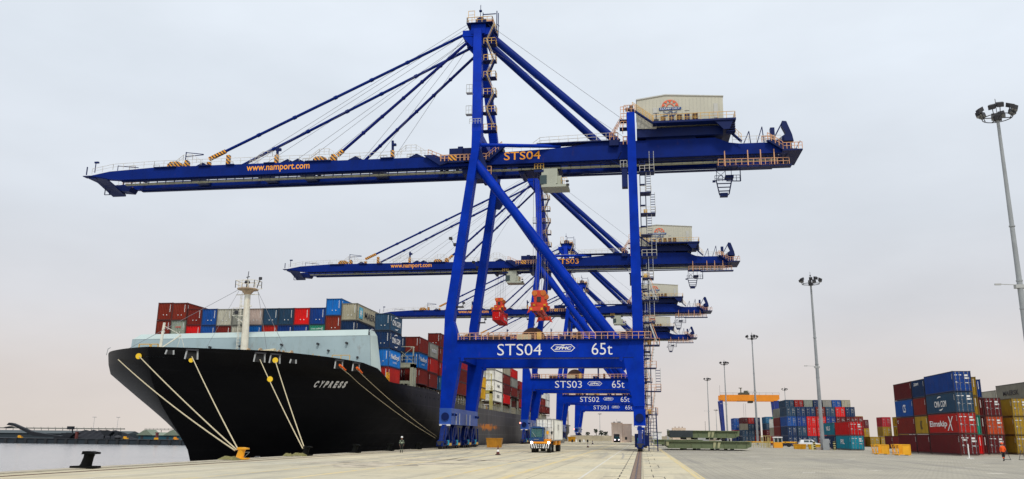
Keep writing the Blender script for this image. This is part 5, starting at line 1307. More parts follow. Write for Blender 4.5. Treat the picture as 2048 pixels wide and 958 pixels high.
# ================================================================ cones
def cone(x, y, label, s=1.0):
    t = root('traffic_cone', (x, y, 0.004), label, 'traffic cone', 'cones on the apron')
    m = MB(); m.box(x-.26*s,x+.26*s,y-.26*s,y+.26*s,.004,.07*s); m.build('base', BLACK, t)
    m = MB(); m.mat(1).lathe([(.2*s,.07*s),(.14*s,.35*s)], (x,y,0), 14); m.mat(0).lathe([(.14*s,.35*s),(.10*s,.58*s)], (x,y,0), 14); m.mat(1).lathe([(.10*s,.58*s),(.05*s,.85*s),(.03*s,1.0*s)], (x,y,0), 14)
    m.build('body', [WHITE, paint('dark red cone', (.10,.02,.015), .6, .2)], t)
cone(-16.2, 95.3, 'nearest traffic cone, white band, in front of the yellow skip', 1.05)
cone(-10.6, 168, 'small cone far behind the yard tractor, left one', .95)
cone(-13.6, 236, 'small far cone near the third crane legs', 1.1)
# ================================================================ skips, cages
def skip(x0, x1, y0, y1, h_, mt, label, name='waste_skip', z=.01):
    t = root(name, ((x0+x1)/2, (y0+y1)/2, z), label, 'skip', 'yellow steel skips and cages')
    m = MB(); w = (x1-x0); k = min(.12*w, .16)
    vs = [(x0+k,y0+.2,z),(x1-k,y0+.2,z),(x1-k,y1-.2,z),(x0+k,y1-.2,z),(x0,y0,z+h_),(x1,y0,z+h_),(x1,y1,z+h_),(x0,y1,z+h_)]
    m.add(vs, [(0,3,2,1),(0,1,5,4),(1,2,6,5),(2,3,7,6),(3,0,4,7)])
    ins = [(x0+.08,y0+.08,z+h_),(x1-.08,y0+.08,z+h_),(x1-.08,y1-.08,z+h_),(x0+.08,y1-.08,z+h_),(x0+k+.05,y0+.28,z+.08),(x1-k-.05,y0+.28,z+.08),(x1-k-.05,y1-.28,z+.08),(x0+k+.05,y1-.28,z+.08)]
    m.add(ins, [(0,1,5,4),(1,2,6,5),(2,3,7,6),(3,0,4,7),(4,5,6,7)])
    m.build('tub', mt, t)
    m = MB()
    for a, b in (((x0,y0),(x1,y0)),((x1,y0),(x1,y1)),((x1,y1),(x0,y1)),((x0,y1),(x0,y0))): m.bar((*a,z+h_),(*b,z+h_),.12)
    n = max(2, int(w/.6))
    for i in range(1, n): xx = x0+k+(w-2*k)*i/n; m.bar((xx,y0+.12,z+.05),(xx+(xx-(x0+x1)/2)*.2,y0-.04,z+h_),.07)
    m.build('rim', mt, t)
skip(-28.0, -25.2, 151.6, 153.4, 1.6, paint('dirty orange skip paint', (.55,.25,.02), .6, .2, 1, streak=.7, dirt=(.12,.06,.02)), 'orange waste skip right of the nearest crane bogies')
skip(-28.6, -25.6, 330, 332, 1.8, YEL, 'far yellow skip at the foot of the farthest crane')
skip(-26.0, -23.8, 262, 264, 1.5, paint('grey skip paint', (.3,.3,.28), .6, .2), 'small grey skip beside the third crane')
def cage(x0, x1, y0, y1, h_, label):
    t = root('steel_cage', ((x0+x1)/2, (y0+y1)/2, .01), label, 'cage', 'yellow steel skips and cages')
    m = MB(); m.box(x0+1.0,x1,y0,y0+.06,.2,h_); m.box(x0+1.0,x1,y1-.06,y1,.2,h_); m.box(x1-.06,x1,y0,y1,.2,h_); m.box(x0,x1,y0,y1,.1,.2); m.build('panel', YEL, t)
    m = MB()
    for yy in (y0,y1):
        m.bar((x0,yy,h_),(x1,yy,h_),.1); m.bar((x0+.3,yy,.15),(x0,yy,h_),.1); m.bar((x1,yy,0.05),(x1,yy,h_),.1)
        for i in range(5): m.bar((x0+.1+i*.22,yy,.2),(x0+.1+i*.2,yy,h_),.045)
    for xx in (x0,x1): m.bar((xx,y0,h_),(xx,y1,h_),.1)
    for q in (.4,.8,1.2): m.bar((x0+.1,y0,q*h_/1.5),(x0+.1,y1,q*h_/1.5),.045)
    for xx in (x0+.4,x1-.3): m.box(xx,xx+.2,y0,y1,.0,.12)
    m.build('frame', YEL, t)
cage(33.4, 35.4, 130.5, 132.2, 1.35, 'yellow steel cage left of its twin before the container stacks')
cage(34.6, 36.6, 124.6, 126.3, 1.45, 'yellow steel cage beside the foot of the lettered dark red stack')
skip(30.6, 33.0, 180, 181.5, .95, YEL, 'low orange barrier bin, left of its pair in front of the white car', 'barrier_bin')
skip(33.05, 35.3, 177.6, 179, .95, paint('amber skip paint', (.75,.46,.02), .6, .1), 'low amber barrier bin touching the striped mast guard', 'barrier_bin')
# ================================================================ yard tractor with a white container
def wheel(m, x, y, r, w): m.tube((x-w/2,y,r),(x+w/2,y,r),r,18)
TX, TY = -14.55, 110.5
t = root('yard_tractor', (TX+1.2, TY+2.5, .005), 'blue terminal tractor with lit headlights and black and white striped bumper', 'truck')
CB = paint('tractor blue paint', (.008,.06,.20), .35, .1); OR = paint('tractor orange paint', (.80,.30,.01), .45, .1)
m = MB(); m.box(TX+.3,TX+2.5,TY+.6,TY+6.2,.75,1.15); m.box(TX+.2,TX+2.6,TY+.25,TY+.6,.5,1.2); m.build('chassis', DARK, t)
m = MB(); m.poly([(TY+.3,1.35),(TY+.2,1.96),(TY+.28,1.96),(TY+.38,1.35)], 'x', TX, TX+1.75); m.box(TX,TX+1.75,TY+1.95,TY+2.1,1.35,3.2); m.box(TX,TX+.05,TY+.3,TY+2.1,1.35,2.0); m.box(TX+1.7,TX+1.75,TY+.3,TY+2.1,1.35,2.0); m.box(TX,TX+1.75,TY+.3,TY+2.1,1.3,1.4); m.bar((TX+.06,TY+.25,1.96),(TX+.06,TY+.42,3.15),.13); m.bar((TX+1.69,TY+.25,1.96),(TX+1.69,TY+.42,3.15),.13); m.box(TX-.05,TX+1.8,TY+.3,TY+2.2,3.15,3.28); m.box(TX+.3,TX+1.3,TY+.9,TY+1.3,3.28,3.38); m.build('cab', CB, t)
m = MB(); m.add([(TX+.14,TY+.20,1.98),(TX+1.6,TY+.20,1.98),(TX+1.6,TY+.385,3.05),(TX+.14,TY+.385,3.05),(TX+.14,TY+.17,1.98),(TX+1.6,TY+.17,1.98),(TX+1.6,TY+.355,3.05),(TX+.14,TY+.355,3.05)], [(0,1,2,3),(4,7,6,5),(0,4,5,1),(1,5,6,2),(2,6,7,3),(3,7,4,0)])
m.box(TX+1.74,TX+1.78,TY+.6,TY+1.6,2.0,2.95); m.box(TX-.03,TX+.01,TY+.6,TY+1.6,2.0,2.95)
gl = paint('cab glass', (.03,.13,.12), .1, .3, 3, spec=1.0); gl.node_tree.nodes['Principled BSDF'].inputs['Alpha'].default_value = .5; m.build('windscreen', gl, t)
m = MB(); m.mat(0).poly([(TX+.7,2.0),(TX+1.3,2.0),(TX+1.2,2.45),(TX+1.07,2.5),(TX+1.05,2.7),(TX+.93,2.7),(TX+.92,2.5),(TX+.78,2.44)], 'y', TY+.13, TY+.17) if False else m.bar((TX+.3,TY+.12,2.65),(TX+.75,TY+.12,2.02),.03)
m.mat(0).box(TX+.5,TX+1.15,TY+.16,TY+.19,1.68,1.72); m.build('wiper', [LGREY], t)
m = MB(); m.box(TX+.05,TX+2.72,TY+.02,TY+.5,1.18,1.42); m.box(TX+1.78,TX+2.6,TY+.7,TY+2.8,1.42,1.75); m.build('bumper', OR, t)
m = MB(); m.mat(0).box(TX+.06,TX+2.7,TY+.08,TY+.3,.55,1.16)
for i in range(9):
    x = TX+.12+i*.29
    if 2 < i < 6:
        for zz in (.62,.82,.98): m.mat(1).box(x+.02,x+.2,TY+.05,TY+.08,zz,zz+.08)
    else:
        sg = 1 if i < 4 else -1
        m.mat(1).poly([(x,1.14),(x+.12,1.14),(x+.12+.12*sg,.58),(x+.12*sg,.58)], 'y', TY+.05, TY+.08)
m.build('striped_grille', [BLACK, WHITE], t)
HLM = emit('headlight glow', (1, .85, .95), 5)
for x in (TX+.18, TX+2.42): m = MB(); m.tube((x+.05,TY-.02,1.3),(x+.05,TY+.02,1.3),.16,14); m.build('headlight', HLM, t)
for x, y in ((TX+.35,TY+1.2),(TX+2.4,TY+1.2),(TX+.35,TY+4.4),(TX+2.4,TY+4.4)): m = MB(); wheel(m, x, y, .52, .5); m.mat(1).tube((x-.27,y,.52),(x+.27,y,.52),.22,10); m.build('wheel', [BLACK, GREY], t)
m = MB(); m.bar((TX+2.0,TY+.5,1.75),(TX+2.0,TY+.5,3.1),.05); m.bar((TX+2.5,TY+.5,1.75),(TX+2.5,TY+.5,3.1),.04); m.bar((TX+2.0,TY+.5,3.1),(TX+2.5,TY+.5,3.1),.04); m.tube((TX+1.9,TY+2.4,1.7),(TX+1.9,TY+2.4,3.4),.07,8); m.mat(1).box(TX+2.66,TX+2.86,TY+1.1,TY+1.25,2.35,2.75); m.mat(2).box(TX+2.1,TX+2.4,TY+.7,TY+.76,2.35,2.8)
m.build('mirror_frame', [LGREY, BLACK, YEL], t)
pm = person(TX+1.0, TY+1.2, 0, 'tractor driver in pale clothes seen through the cab windscreen', paint('pale green shirt', (.35,.5,.40), .8, .1), paint('driver trousers', (.03,.03,.04), .9, .1), paint('driver cap', (.5,.5,.45), .6, .1), None, 0, .8)
pm.location.z = 1.42
t = root('semi_trailer', (TX+1.35, TY+10, .005), 'orange skeleton trailer under the white container on the quay apron', 'trailer')
m = MB(); m.box(TX+.7,TX+1.0,TY+2.6,TY+14.6,1.15,1.42); m.box(TX+1.9,TX+2.2,TY+2.6,TY+14.6,1.15,1.42)
for yy in (3.0,6,9,12,14.2): m.box(TX+.2,TX+2.75,TY+yy,TY+yy+.25,1.18,1.40)
m.build('frame', DARK, t)
for yy in (4.6, 9.8): m = MB(); m.poly([(TY+yy,.95),(TY+yy+1.7,.95),(TY+yy+1.9,1.5),(TY+yy-.1,1.5)], 'x', TX+2.5, TX+2.95); m.build('mudguard', OR, t)
for yy in (11.0, 12.4):
    for x in (TX+.4, TX+2.55): m = MB(); wheel(m, x, TY+yy, .52, .5); m.build('wheel', BLACK, t)
tc_ = container(TX+1.75, TY+2.35, 1.5, 'white', 12.19, 2.9, 'door', 'white container riding on the trailer behind the blue tractor', 'containers being moved', logos=[('R','JCI',4.5,1.3,1.6,.9,paint('grey lettering paint', (.25,.25,.25), .6, .1),dict(bold=.02))])
# ================================================================ light masts
LM = 'tall floodlight masts in the terminal'
def mast(x, y, h_, label, s=1.0, n=9, guard=False):
    t = root('light_mast', (x, y, 0), label, 'light mast', LM)
    m = MB(); m.tube((x,y,0),(x,y,h_*.5),.36*s,16,.27*s); m.tube((x,y,h_*.5),(x,y,h_),.26*s,16,.15*s); m.tube((x,y,0),(x,y,.06),.7*s,12)
    for f in (.42,.5,.66): m.tube((x,y,h_*f),(x,y,h_*f+.12),.34*s*(1-.3*f)+.03,14)
    m.build('pole', GREY, t, smooth=True)
    m = MB(); r = 1.45*s; k = 20
    for i in range(k):
        a, b = 2*math.pi*i/k, 2*math.pi*(i+1)/k
        m.bar((x+r*math.cos(a),y+r*math.sin(a),h_-.2),(x+r*math.cos(b),y+r*math.sin(b),h_-.2),.07)
        if i % 5 == 0: m.bar((x,y,h_-.2),(x+r*math.cos(a),y+r*math.sin(a),h_-.2),.08); m.bar((x+.4*math.cos(a),y+.4*math.sin(a),h_-.1),(x+.4*math.cos(b+1),y+.4*math.sin(b+1),h_-.1),.1)
    m.tube((x,y,h_-.5),(x,y,h_+.05),.4*s,12); m.build('headframe', DARK, t)
    for i in range(n):
        a = 2*math.pi*(i+.3+.22*math.sin(i*2.3))/n; ca, sa = math.cos(a), math.sin(a); q = MB()
        p = Vector((x+r*1.12*ca, y+r*1.12*sa, h_+.35+.12*(i % 2))); d = Vector((ca, sa, 0)); e = Vector((-sa, ca, 0)); u = Vector((0,0,1))
        v0 = [p-e*.32-d*.2+u*.12, p+e*.32-d*.2+u*.12, p+e*.32+d*.3-u*.16, p-e*.32+d*.3-u*.16]; v1 = [v+u*.46+d*.12 for v in v0]
        q.mat(0).add(v0+v1, [(4,5,6,7),(0,1,5,4),(1,2,6,5),(2,3,7,6),(3,0,4,7)]); q.mat(1).add(v0, [(0,3,2,1)]); q.mat(0).bar(p-u*.6-d*.2, p, .07)
        q.build('floodlight', [DARK, paint('floodlight glass', (.25,.26,.27), .2, .1)], t)
    m = MB(); m.bar((x,y,h_),(x,y,h_+2.0*s),.05); m.box(x-.12,x+.12,y-.05,y+.05,h_+1.2*s,h_+1.45*s); m.build('lightning_rod', DARK, t)
    if s >= 1: m = MB(); m.bar((x-.3,y,h_*.49),(x-2.0,y,h_*.49+.1),.07); m.box(x-2.4,x-1.8,y-.1,y+.1,h_*.49,h_*.49+.16); m.box(x-.5,x+.5,y-.3,y+.3,h_*.48,h_*.49); m.build('camera_arm', LGREY, t)
    return t
mast(39.0, 91.0, 36.4, 'tallest light mast, at the right edge of the picture', 1.0, 10)
m2 = mast(34.6, 172.0, 32.8, 'light mast rising from a striped concrete block by the white car', 1.15, 9)
mast(36.9, 283, 34.3, 'light mast whose foot is hidden behind the grey green hatch covers', 1.05)
mast(35.1, 361, 32.3, 'slim light mast seen through the left side of the orange yard gantry', 1.0)
mast(35.3, 458, 32, 'light mast left of the orange yard gantry', 1.0)
mast(90.8, 555, 32, 'distant light mast over the middle container block', 1.0)
mast(190, 900, 31, 'distant light mast over the gap between the yellow stacks', 1.25)
mast(82, 960, 31, 'faint light mast beside the leg of the yard gantry', 1.2)
mast(-56, 1150, 31, 'faint light mast standing over the harbour building under the farthest crane', 1.3)
mast(18, 1100, 31, 'faint light mast just right of the landside crane stairs', 1.3)
m = MB(); m.box(33.2,35.9,171.2,173,0.005,.5); m.build('plinth', CONC, m2)
m = MB(); m.box(34.3,35.5,170.4,171.3,.01,2.1); tag(m.build('electrical_cabinet', GREY), 'grey electrical cabinet at the foot of the striped mast block', 'cabinet')
m = MB()
for x_ in (32.6, 36.3):
    m.mat(0).box(x_,x_+.35,170.6,171.2,.01,1.6)
    for k in range(4): m.mat(1).box(x_-.02,x_+.37,170.56,171.22,.15+k*.4,.35+k*.4)
m.mat(0).box(32.2,32.5,170.2,170.8,.01,1.1)
tag(m.build('striped_barrier', [paint('cream barrier paint', (.62,.55,.25), .6, .1), BLACK]), 'cream and black striped guard posts around the mast foot', 'barrier')
# ================================================================ hatch covers (lifted off the ship)
HG = 'hatch covers lying on the quay'
def hatchcover(x0, x1, y0, y1, z, h_, label, dark=False):
    t = root('hatch_cover', ((x0+x1)/2, y0, z), label, 'hatch cover', HG)
    m = MB(); m.poly([(x0,z+h_),(x0,z+.35*h_),(x0+.5,z+.12),(x1-1.2,z+.12),(x1-.1,z+.35*h_),(x1,z+h_)], 'y', y0+.3, y1); m.box(x0+.1,x1-.3,y0,y0+.32,z+h_-.12,z+h_); m.build('panel', HATCH, t)
    m = MB(); L = x1-x0
    for f in (.1,.3,.42,.55,.68,.82,.94): xx = x0+L*f; m.box(xx,xx+.1,y0+.18,y0+.3,z+.16,z+h_-.12)
    m.box(x0+.3,x1-.9,y0+.1,y0+.3,z+.12,z+.24)
    for f in (.55,.6): xx = x0+L*f; m.mat(1).poly([(xx,z+.16),(xx+.3,z+.16),(xx+.6,z+h_-.12),(xx+.1,z+h_-.12)], 'y', y0+.12, y0+.3)
    m.mat(1).box(x0+.05,x0+.5,y0+.1,y0+.3,z+h_*.4,z+h_-.15)
    m.build('stiffener', [HATCH, paint('pale hatch bracket', (.36,.36,.20), .6, .2)], t)
    m = MB()
    for f in (.2,.36,.58,.75): xx = x0+L*f; m.box(xx,xx+.6,y0+.25,y0+.8,z-.18,z+.12); m.box(xx,xx+.6,y1-.8,y1-.2,z-.18,z+.12)
    m.build('support_foot', DARK, t)
    if dark: MB().box(x0+.1,x0+L*.34,y0-.03,y0+.1,z+.2,z+h_-.02).build('dark_panel', paint('dark slate steel', (.035,.045,.05), .6, .2), t)
    return t
hatchcover(4.0, 18.2, 146.8, 159, .2, 1.35, 'lower long grey green hatch cover of the pair on the quay')
hatchcover(4.6, 16.6, 149.5, 160, 1.95, 1.35, 'upper grey green hatch cover, dark at its left end, stacked on the other', True)
hatchcover(2.6, 15, 216, 228, .2, 1.3, 'hatch cover lying farther back by the crane ladder')
# ================================================================ small things in the yard
t = root('trailer_chassis', (29, 235, .01), 'long yellow trailer chassis behind the hatch covers', 'trailer')
m = MB(); m.box(22.6,38,219.0,219.5,1.0,1.3); m.box(22.6,38,220.8,221.3,1.0,1.3)
for xx in (23,27,31,35,37.6): m.box(xx,xx+.3,219,221.3,.9,1.2)
m.build('frame', YEL, t)
m = MB()
for xx in (33,34.3,36,24): wheel(MB(), 0, 0, 1, 1); m.tube((xx,218.9,.5),(xx,219.5,.5),.5,14)
m.build('wheel', BLACK, t)
m = MB(); m.box(36.0,36.2,204,204.2,0,2.4) if False else None
m = MB(); m.rail([(24.9,199,.02),(28.5,199,.02)], 1.2, .6, .1); m.rail([(28.5,199,.02),(28.5,202,.02)], 2.2, .8, .09); m.rail([(26.8,200,.02),(28.9,200,.02)], 2.6, .5, .09)
tag(m.build('open_steel_stand', paint('pale yellow frame paint', (.5,.42,.15), .6, .2)), 'pale yellow open steel frame left of the orange booth', 'frame')
t = root('guard_booth', (30.2, 199, .01), 'small orange booth with white roof and dark window', 'booth')
MB().box(29.3,31.2,198,199.8,.01,1.25).build('lower_wall', paint('booth orange paint', (.85,.36,.02), .5, .06), t)
m = MB(); m.box(29.4,31.1,198.1,199.7,1.25,2.2); m.build('window', GLASS, t); MB().box(29.25,31.25,197.9,199.9,2.2,2.45).build('roof', WHITE, t)
m = MB(); [m.box(xx,xx+.1,198.02,198.12,1.25,2.2) for xx in (29.35,30.2,31.05)]; m.build('window_frame', WHITE, t)
# white car
def car(x, y, rz, label, body, L=4.8, Wd=1.9, H_=1.75, name='parked_car'):
    t = root(name, (x, y, .01), label, 'car', rz=rz)
    h = Wd/2; m = MB()
    m.poly([(-L/2,.45),(-L/2+.05,.95),(-L/2+.9,1.05),(-L/2+1.3,1.12),(L/2-.1,1.10),(L/2,.9),(L/2-.02,.4)], 'y', -h, h)
    vs = [(-L/2+.95,-h+.04,1.08),(L/2-.1,-h+.04,1.08),(L/2-.1,h-.04,1.08),(-L/2+.95,h-.04,1.08),(-L/2+1.75,-h+.22,H_),(L/2-.5,-h+.22,H_),(L/2-.5,h-.22,H_),(-L/2+1.75,h-.22,H_)]
    m.add(vs, [(4,5,6,7),(0,1,5,4),(1,2,6,5),(2,3,7,6),(3,0,4,7)]); b = m.build('body', body, None, smooth=True); b.parent = t
    m = MB()
    for s in (-1, 1):
        for a, b2 in ((-L/2+1.45, .05), (.15, L/2-1.1)): m.add([(a,s*(h-.055),1.16),(b2,s*(h-.055),1.16),(b2-.05,s*(h-.185),H_-.12),(a+.55 if a < 0 else a+.02,s*(h-.185),H_-.12)], [(0,1,2,3)])
    m.add([(-L/2+1.0,-h+.14,1.16),(-L/2+1.0,h-.14,1.16),(-L/2+1.66,h-.26,H_-.1),(-L/2+1.66,-h+.26,H_-.1)], [(0,1,2,3)])
    m.add([(L/2-.09,-h+.14,1.2),(L/2-.09,h-.14,1.2),(L/2-.42,h-.26,H_-.14),(L/2-.42,-h+.26,H_-.14)], [(0,1,2,3)])
    b = m.build('window', GLASS, None, fix=False); b.parent = t
    for sx in (-L/2+.9, L/2-.95):
        for s in (-1, 1): m = MB(); m.tube((sx,s*(h-.22),.36),(sx,s*(h+.02),.36),.36,18); m.mat(1).tube((sx,s*(h+.0),.36),(sx,s*(h+.03),.36),.2,10); b = m.build('wheel', [BLACK, LGREY], None); b.parent = t
    for s in (-1, 1): m = MB(); m.box(-L/2-.02,-L/2+.1,s*.65-.2,s*.65+.2,.72,.9); b = m.build('headlight', paint('headlight lens', (.7,.7,.66), .15, .05), None); b.parent = t
    return t
car(41.4, 222, R(180), 'white estate car parked before the middle container block', paint('white car paint', (.75,.76,.78), .25, .03, spec=.6), 5.0, 1.9, 1.8)
ct = car(-9.3, 322, R(90), 'small dark pickup with lights on in front of the harbour building', paint('black car paint', (.02,.022,.025), .3, .05), 5.2, 2.2, 2.2, 'dark_pickup')
for s in (-.75,.75): m = MB(); m.tube((-2.66,s,.95),(-2.60,s,.95),.2,12); b = m.build('headlight', HLM, None); b.parent = ct
# poles with bases near the right stack
m = MB(); m.bar((38.9,109.9,.01),(38.9,109.9,1.7),.09); m.box(38.5,39.3,109.6,110.2,.01,.07); tag(m.build('marker_post', WHITE), 'short white marker post before the lettered red container', 'post')
m = MB()
for x_ in (41.6, 43.2): m.bar((x_-.35,106,.02),(x_,106,1.1),.04); m.bar((x_+.35,106,.02),(x_,106,1.1),.04); m.bar((x_-.4,106,.03),(x_+.4,106,.03),.05)
tag(m.build('sign_trestle', DARK), 'thin dark steel trestles between the marker post and the orange worker', 'trestle')
t = root('yellow_machine', (46.4, 97, .01), 'yellow handrail of a machine cut off by the right edge', 'machine')
m = MB(); m.rail([(45.55,100,.05),(47.5,100,.05)], 1.0, .5, .12); m.box(45.7,47.5,100.1,101,.1,.5); m.build('frame', YEL, t)
# ================================================================ yard containers
GY = 'containers stacked in the yard'
def ystack(x, y, cols, L, H, detail, where, logos={}, z0=.16):
    for k, c_ in enumerate(cols):
        pos = 'bottom' if k == 0 else ('top' if k == len(cols)-1 else ORD[k]+' up')
        t = container(x, y, z0+(H+.03)*k, c_, L, H, detail, '%s container, %s of %s' % (c_, pos, where), GY, logos=logos.get(k, ()))
        if k in logos:
            for lg in logos[k]:
                if 'CMA' in lg[1]: cma_arcs(t, lg[0], 6.2 if L > 8 else 3.1, H*.5, 1.1)
    g_ = MB(); g_.box(x-1.1,x+1.1,y+.1,y+L-.1,0,.16) ; tag(g_.build('stack_sleeper', CONC), 'concrete sleepers under %s' % where, 'sleeper', 'sleepers under the stacks')
W_ = dict(bold=.02)
ystack(44.92, 126.3, ['maroon','red','slate blue','deep blue'], 12.19, 2.86, 'door', 'the near right stack, doors towards us',
       {1: [('L','Eimskip',11.6,.75,7.4,1.1,WHITE,W_),('L','X',4.2,.4,2.6,2.0,WHITE,dict(bold=.0,shear=.3))], 2: [('L','CMA CGM',8.6,.9,5.0,.9,WHITE,W_)], 0: [('F','tex',-.9,1.9,.7,.3,WHITE,W_)]})
ystack(44.92, 138.9, ['maroon','mustard yellow','dark red','navy'], 6.06, 2.80, 'wall', 'the short stack in the right row',
       {1: [('L','MSC',3.4,.7,.9,1.4,BLK,W_)], 3: [('L','ZIM',5.0,1.9,2.4,.4,WHITE,W_)]})
ystack(44.92, 145.3, ['maroon','dark red','blue','maroon'], 9.6, 2.80, 'wall', 'the far stack of the right row',
       {2: [('L','CS',5.2,.7,1.5,1.3,WHITE,W_)], 1: [('L','C',9.0,1.8,.6,.5,WHITE,W_)]})
ystack(47.52, 131.8, ['bright red','sea green','mustard yellow','mustard yellow','deep blue'][:4], 12.19, 2.75, 'wall', 'the narrow stack behind the near right one')
ystack(50.3, 137.5, ['maroon','maroon','maroon','deep blue'], 12.19, 2.75, 'wall', 'the blue topped stack behind the narrow one')
ystack(54.0, 140.6, ['maroon','orange red','maroon'], 12.19, 2.8, 'door', 'the dark red stack behind the orange worker')
ystack(58.6, 142.2, ['mustard yellow','mustard yellow','mustard yellow'], 12.19, 2.8, 'door', 'the yellow door stack at the right edge')
ystack(61.5, 142.6, ['maroon','maroon','maroon','grey'], 12.19, 2.75, 'door', 'the last stack at the right edge', {3: [('L','MAERSK',9.5,.9,6.0,.8,BLK,W_)]})
ystack(66.5, 168.0, ['cream','cream','cream','cream'], 12.19, 2.75, 'wall', 'the pale stack far behind the right row', {3: [('L','MOL',9.5,1.2,2.6,.6,REDL,W_)]})
# small stacks between
ystack(64.4, 250, ['mustard yellow'], 12.19, 2.6, 'far', 'the lone yellow box')
ystack(67.2, 250, ['mustard yellow'], 12.19, 2.6, 'far', 'the low row far back')
ystack(71.4, 263, ['maroon','mustard yellow','pink red'], 6.06, 2.75, 'far', 'the left stack of the yellow trio')
ystack(74.3, 257, ['mustard yellow','mustard yellow','mustard yellow'], 6.06, 2.75, 'wall', 'the yellow trio beside the right row', {k: [('L','MSC',3.3,.6,.8,1.4,BLK,W_)] for k in range(3)})
ystack(69.4, 280, ['mustard yellow','mustard yellow','maroon'], 6.06, 2.6, 'far', 'the stack peeping out behind the yellow trio')
ystack(65.0, 222, ['maroon','maroon'], 6.06, 2.6, 'far', 'the low maroon pair beside the trio') if False else None
# teal and red pair
ystack(40.42, 169.5, ['bright teal','bright red'], 12.19, 2.62, 'door', 'the red and teal pair by the cabinet', {0: [('L','PIL',8.0,1.0,3.2,.9,WHITE,W_)]})
ystack(40.42, 182.2, ['navy','teal'], 11.5, 2.62, 'wall', 'the navy pair behind the red one', {1: [('L','NLS',8.0,1.0,3.6,.9,WHITE,W_)], 0: [('L','XX',7.6,1.0,3.0,.8,WHITE,W_)]})
ystack(61.4, 254, ['mustard yellow','beige','mustard yellow'], 6.06, 2.75, 'far', 'the slim stack right of the teal pair')
ystack(57.8, 205, ['maroon'], 6.06, 2.75, 'wall', 'the lone dark box behind the pair', {})
# middle block: columns of doors towards the camera
mb = [['navy','navy','blue','slate blue'], ['navy','slate blue','deep blue','navy'], ['slate blue','bright red','bright red','navy'], ['maroon','bright red','bright red','dark red'],
      ['maroon','maroon','deep blue','slate blue'], ['maroon','maroon','maroon','bright red'], ['grey','maroon','maroon','navy'], ['maroon','dark red','dark red']]
for i, cols in enumerate(mb):
    ystack(41.5+2.62*i-(.6 if i == 7 else 0), 245, cols, 12.19, 2.62, 'far', 'column %s from left in the middle block' % ORD[i])
backc = ['slate blue','red','grey green','navy','grey','blue','beige']
for i, c_ in enumerate(backc):
    container(44.0+2.7*i, 262, .16+2.65*4, c_, 12.19, 2.6, 'far', '%s container, %s from left peeping over the middle block' % (c_, ORD[i]), GY)
    for k in range(4):
        container(44.0+2.7*i, 262, .16+2.65*k, 'maroon', 12.19, 2.6, 'far', 'maroon container buried behind the middle block', 'containers buried behind the middle block')
ystack(41.5, 258.5, ['dark red','dark red','dark red','grey'], 12.19, 2.62, 'far', 'the left rear stack of the middle block', {})
ystack(43.2, 279, ['red','beige','white'], 12.19, 2.62, 'far', 'the pale stack behind the middle block')
# left block, farther away
lb = [['slate blue','slate blue','beige','maroon'], ['slate blue','slate blue','slate blue','red'], ['red','maroon','navy','navy'], ['maroon','maroon','slate blue','steel blue'], ['blue','mustard yellow','maroon','sea green'],
      ['grey','mustard yellow','maroon','beige'], ['cream','slate blue','mustard yellow'], ['maroon','navy','mustard yellow'], ['mustard yellow','mustard yellow','mustard yellow'], ['maroon','red']]
for i, cols in enumerate(lb):
    ystack(44.6+2.62*i, 380-(i > 2)*16-(i > 4)*10, cols, 12.19, 2.62, 'far', 'column %s in the block under the gantry' % ORD[i])
ystack(42.6, 395, ['deep blue','pink red','blue','blue'], 12.19, 2.62, 'far', 'the blue stack left in the gantry block')
ystack(35.5, 380, ['white','white'], 6.06, 2.6, 'far', 'the small white pair left of the yard gantry') if False else None
# ================================================================ rubber tyred yard gantry
t = root('yard_gantry_crane', (50, 372, 0), 'orange and blue rubber tyred yard gantry spanning container stacks', 'gantry crane')
OG = paint('gantry orange paint', (.82,.27,.015), .5, .1, .4); xL, xR = 35.6, 56.6
for yy in (370, 378): m = MB(); m.poly([(xL-2.0,20.0),(xL-2.0,18.0),(xL-.6,17.5),(xR+.4,17.5),(xR+1.6,18.2),(xR+1.6,20.0)], 'y', yy, yy+1.3); m.build('girder', OG, t)
for x0_, x1_ in ((xL-1.6, xL-.8), (xR+.8, xR+.6)):
    for yy in (370.2, 378.2): m = MB(); m.poly([(x0_-.7,17.6),(x0_+.7,17.6),(x1_+.45,1.8),(x1_-.45,1.8)] if x0_ < 50 else [(x0_-1.6,17.6),(x0_+.7,17.6),(x1_+.45,1.8),(x1_-.45,1.8)], 'y', yy, yy+1); m.build('leg', paint('gantry blue paint', (.012,.03,.20), .5, .1), t)
    m = MB(); m.box(x1_-.5,x1_+.5,367,382,1.0,1.9); m.build('sill_beam', DBLUE, t)
    for yy in (368.5, 371, 378, 380.5): m = MB(); wheel(m, x1_, yy, .8, .6); m.build('wheel', BLACK, t)
m = MB(); m.box(42,46,370.5,378.5,20.0,21.0); m.box(44,45.6,371,374,21,21.8); m.bar((42.6,372,20),(42.6,372,22.9),.4); m.box(41.8,43.2,371.8,372.2,22.8,23.1); m.box(45.6,47.4,371,376,16.7,17.5); m.build('trolley', paint('olive trolley paint', (.10,.10,.07), .6, .2), t)
m = MB()
for xx in (43.6,44.4): m.tube((xx,374,16.6),(xx,374,9.5),.04,4)
m.build('hoist_rope', ROPE_D, t)
m = MB(); m.rail([(xL-2,370,19.9),(xR+1.6,370,19.9)], 1, 2.5, .06); m.bar((xL-2,370,20),(xL-2,370,24),.08); m.rail([(xR+1.9,370,16.5),(xR+3.0,370,15.5)], 1.1, .5, .1); m.stair((xR+1.8,371,15.5),(xR+1.2,371,9),.8,'y'); m.build('access_rail', DARK, t)
